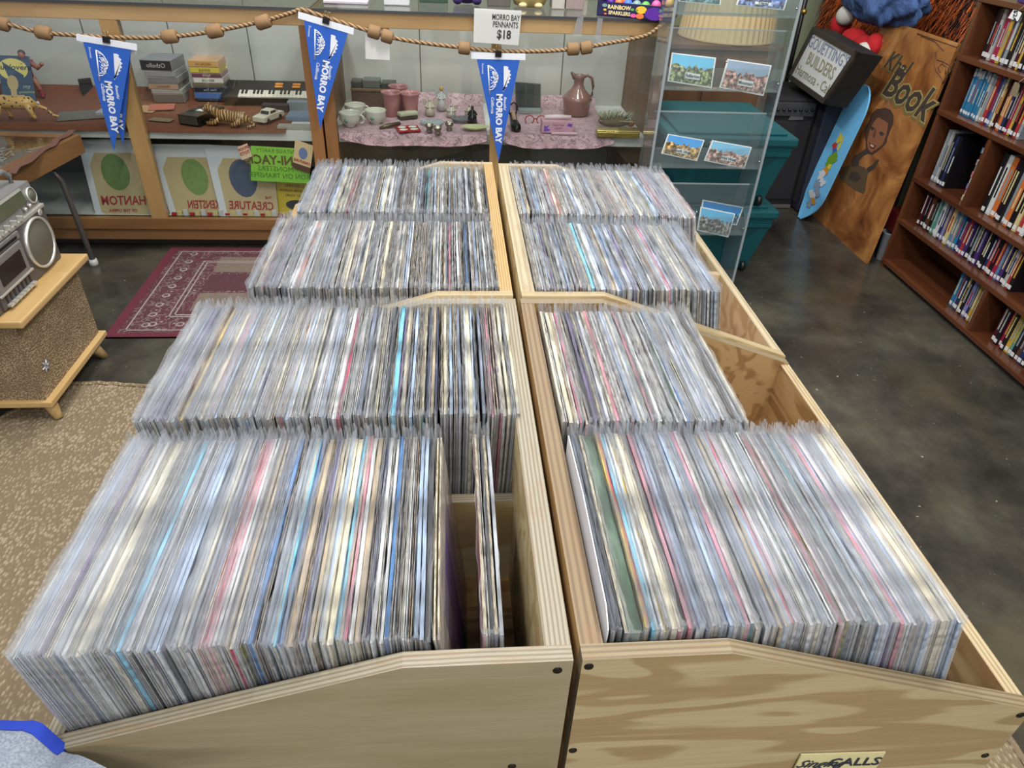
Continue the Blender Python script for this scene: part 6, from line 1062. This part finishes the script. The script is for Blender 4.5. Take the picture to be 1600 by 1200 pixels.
yy = Px(1500, 168, bx0 + .05).y; yy = tapes(['blue'] * 8, yy, SHZ[3], 3, [.0155], white_base=1); tapes(['light grey', 'silver grey', 'red', 'purple', 'steel blue', 'cream', 'dark maroon', 'brown', 'orange', 'navy', 'black', 'crimson', 'gold', 'black', 'red', 'silver grey'], yy, SHZ[3], 3, [.018, .015, .021, .020, .017])
yy = Px(1455, 272, bx0 + .05).y; yy2 = tapes(['silver grey', 'light grey', 'silver grey', 'black', 'navy', 'black'], yy, SHZ[2], 2, [.020, .018, .022], h=.240, side=' left part')
# little horizontal boxes stacked by the divider
z = SHZ[2]; ye = ydiv + .014
for i, c in enumerate(['cream', 'pink', 'lavender', 'white', 'pink', 'silver grey', 'light grey', 'brown', 'steel blue', 'black']):
    hh = .027; t = thing('cassette_case', '%s small cassette case, %s in the stack by the bookcase divider' % (c, ['lowest', 'second', 'third', 'fourth', 'fifth', 'sixth', 'seventh', 'eighth', 'ninth', 'topmost'][i]), 'cassette case', (bx0 + .1, ye + .03, z), 'cassette stack by the bookcase divider'); part(MB().box((bx0 + .045 + .004 * (i % 2), ye, z + .0006), (bx0 + .15, ye + .062, z + hh), bev=.002), 'case', TM[c], t); part(MB().box((bx0 + .0435 + .004 * (i % 2), ye + .022, z + .004), (bx0 + .0455 + .004 * (i % 2), ye + .050, z + hh - .004)), 'printed_label', TM[['lavender', 'white', 'pink', 'navy', 'red', 'purple', 'black', 'cream', 'white', 'light grey'][i]], t); z += hh
yy = Px(1533, 325, bx0 + .05).y; tapes(['black', 'white', 'orange', 'dark maroon', 'black', 'silver grey', 'orange', 'black', 'cream', 'red', 'white', 'black', 'light grey', 'black', 'brown'], yy, SHZ[2], 2, [.024, .027, .030, .022, .026], h=.262, d=.12, side=' right part')
yy = Px(1435, 340, bx0 + .05).y; tapes(['dark maroon', 'black', 'black', 'brown', 'black', 'teal green', 'teal green', 'white', 'navy', 'lavender', 'brown', 'cream', 'steel blue', 'silver grey', 'blue', 'navy', 'purple', 'red', 'purple', 'black', 'silver grey', 'black', 'purple', 'black', 'black', 'navy', 'red', 'black', 'crimson', 'steel blue', 'purple', 'black', 'light grey', 'red', 'black'], yy, SHZ[1], 1, [.020, .018, .022, .024])
yy = yd2 + .011 + .225; tapes(['blue', 'steel blue', 'navy', 'cream', 'black', 'lavender', 'navy', 'gold', 'white', 'black'], yy, SHZ[0], 0, [.020, .018, .024], side=' left part'); tapes(['dark maroon', 'black', 'crimson', 'black', 'gold', 'teal green', 'black', 'brown', 'navy', 'black'], yd2 - .085, SHZ[0], 0, [.024, .020], side=' right part')
# price tags on strings
def hang_tag(px4, x, txt, c, label):
    S = Sheet([Px(*p, x) for p in px4]); t = thing('hanging_tag', label, 'price tag', tuple(S.P(.5, 0))); m = MB(); S.poly(m, [(.15, 0), (0, .12), (0, 1), (1, 1), (1, .12), (.85, 0)], 0, .0008); part(m, 'paper_tag', c, t)
    if txt: m = MB(); S.text(m, txt, .5, .5, .03, off=.0012, rot=-68, bold=.02); part(m, 'tag_text', INK, t)
    a = S.P(.5, .05); part(MB().tube([a, a + Vector((.01, -.02, .03)), Vector((bx0 + .01, a.y - .06, a.z + .05))], .0012, 5), 'string', mat('string_beige', (180, 170, 150), .8), t)
hang_tag([(1584, 14), (1597, 20), (1590, 33), (1575, 28)][0:4], bx0 - .012, '$24', PAPER, 'white price tag reading $24 hanging from the top bookcase shelf'); hang_tag([(1586, 127), (1594, 132), (1588, 152), (1577, 148)], bx0 - .012, None, mat('kraft_tag', (120, 104, 80), .8), 'brown kraft tag hanging over the fourth bookcase shelf')
for (y0_, y1_, h_, c_, lb_) in ((3.12, 2.90, .05, 'purple', 'purple book lying on top of the bookcase'), (2.86, 2.55, .03, 'navy', 'dark navy book lying on top of the bookcase')): single(MB().box((bx0 + .03, y1_, SHZ[5] + .001), (bx0 + .22, y0_, SHZ[5] + h_), bev=.003), 'book', TM[c_], lb_, 'book')
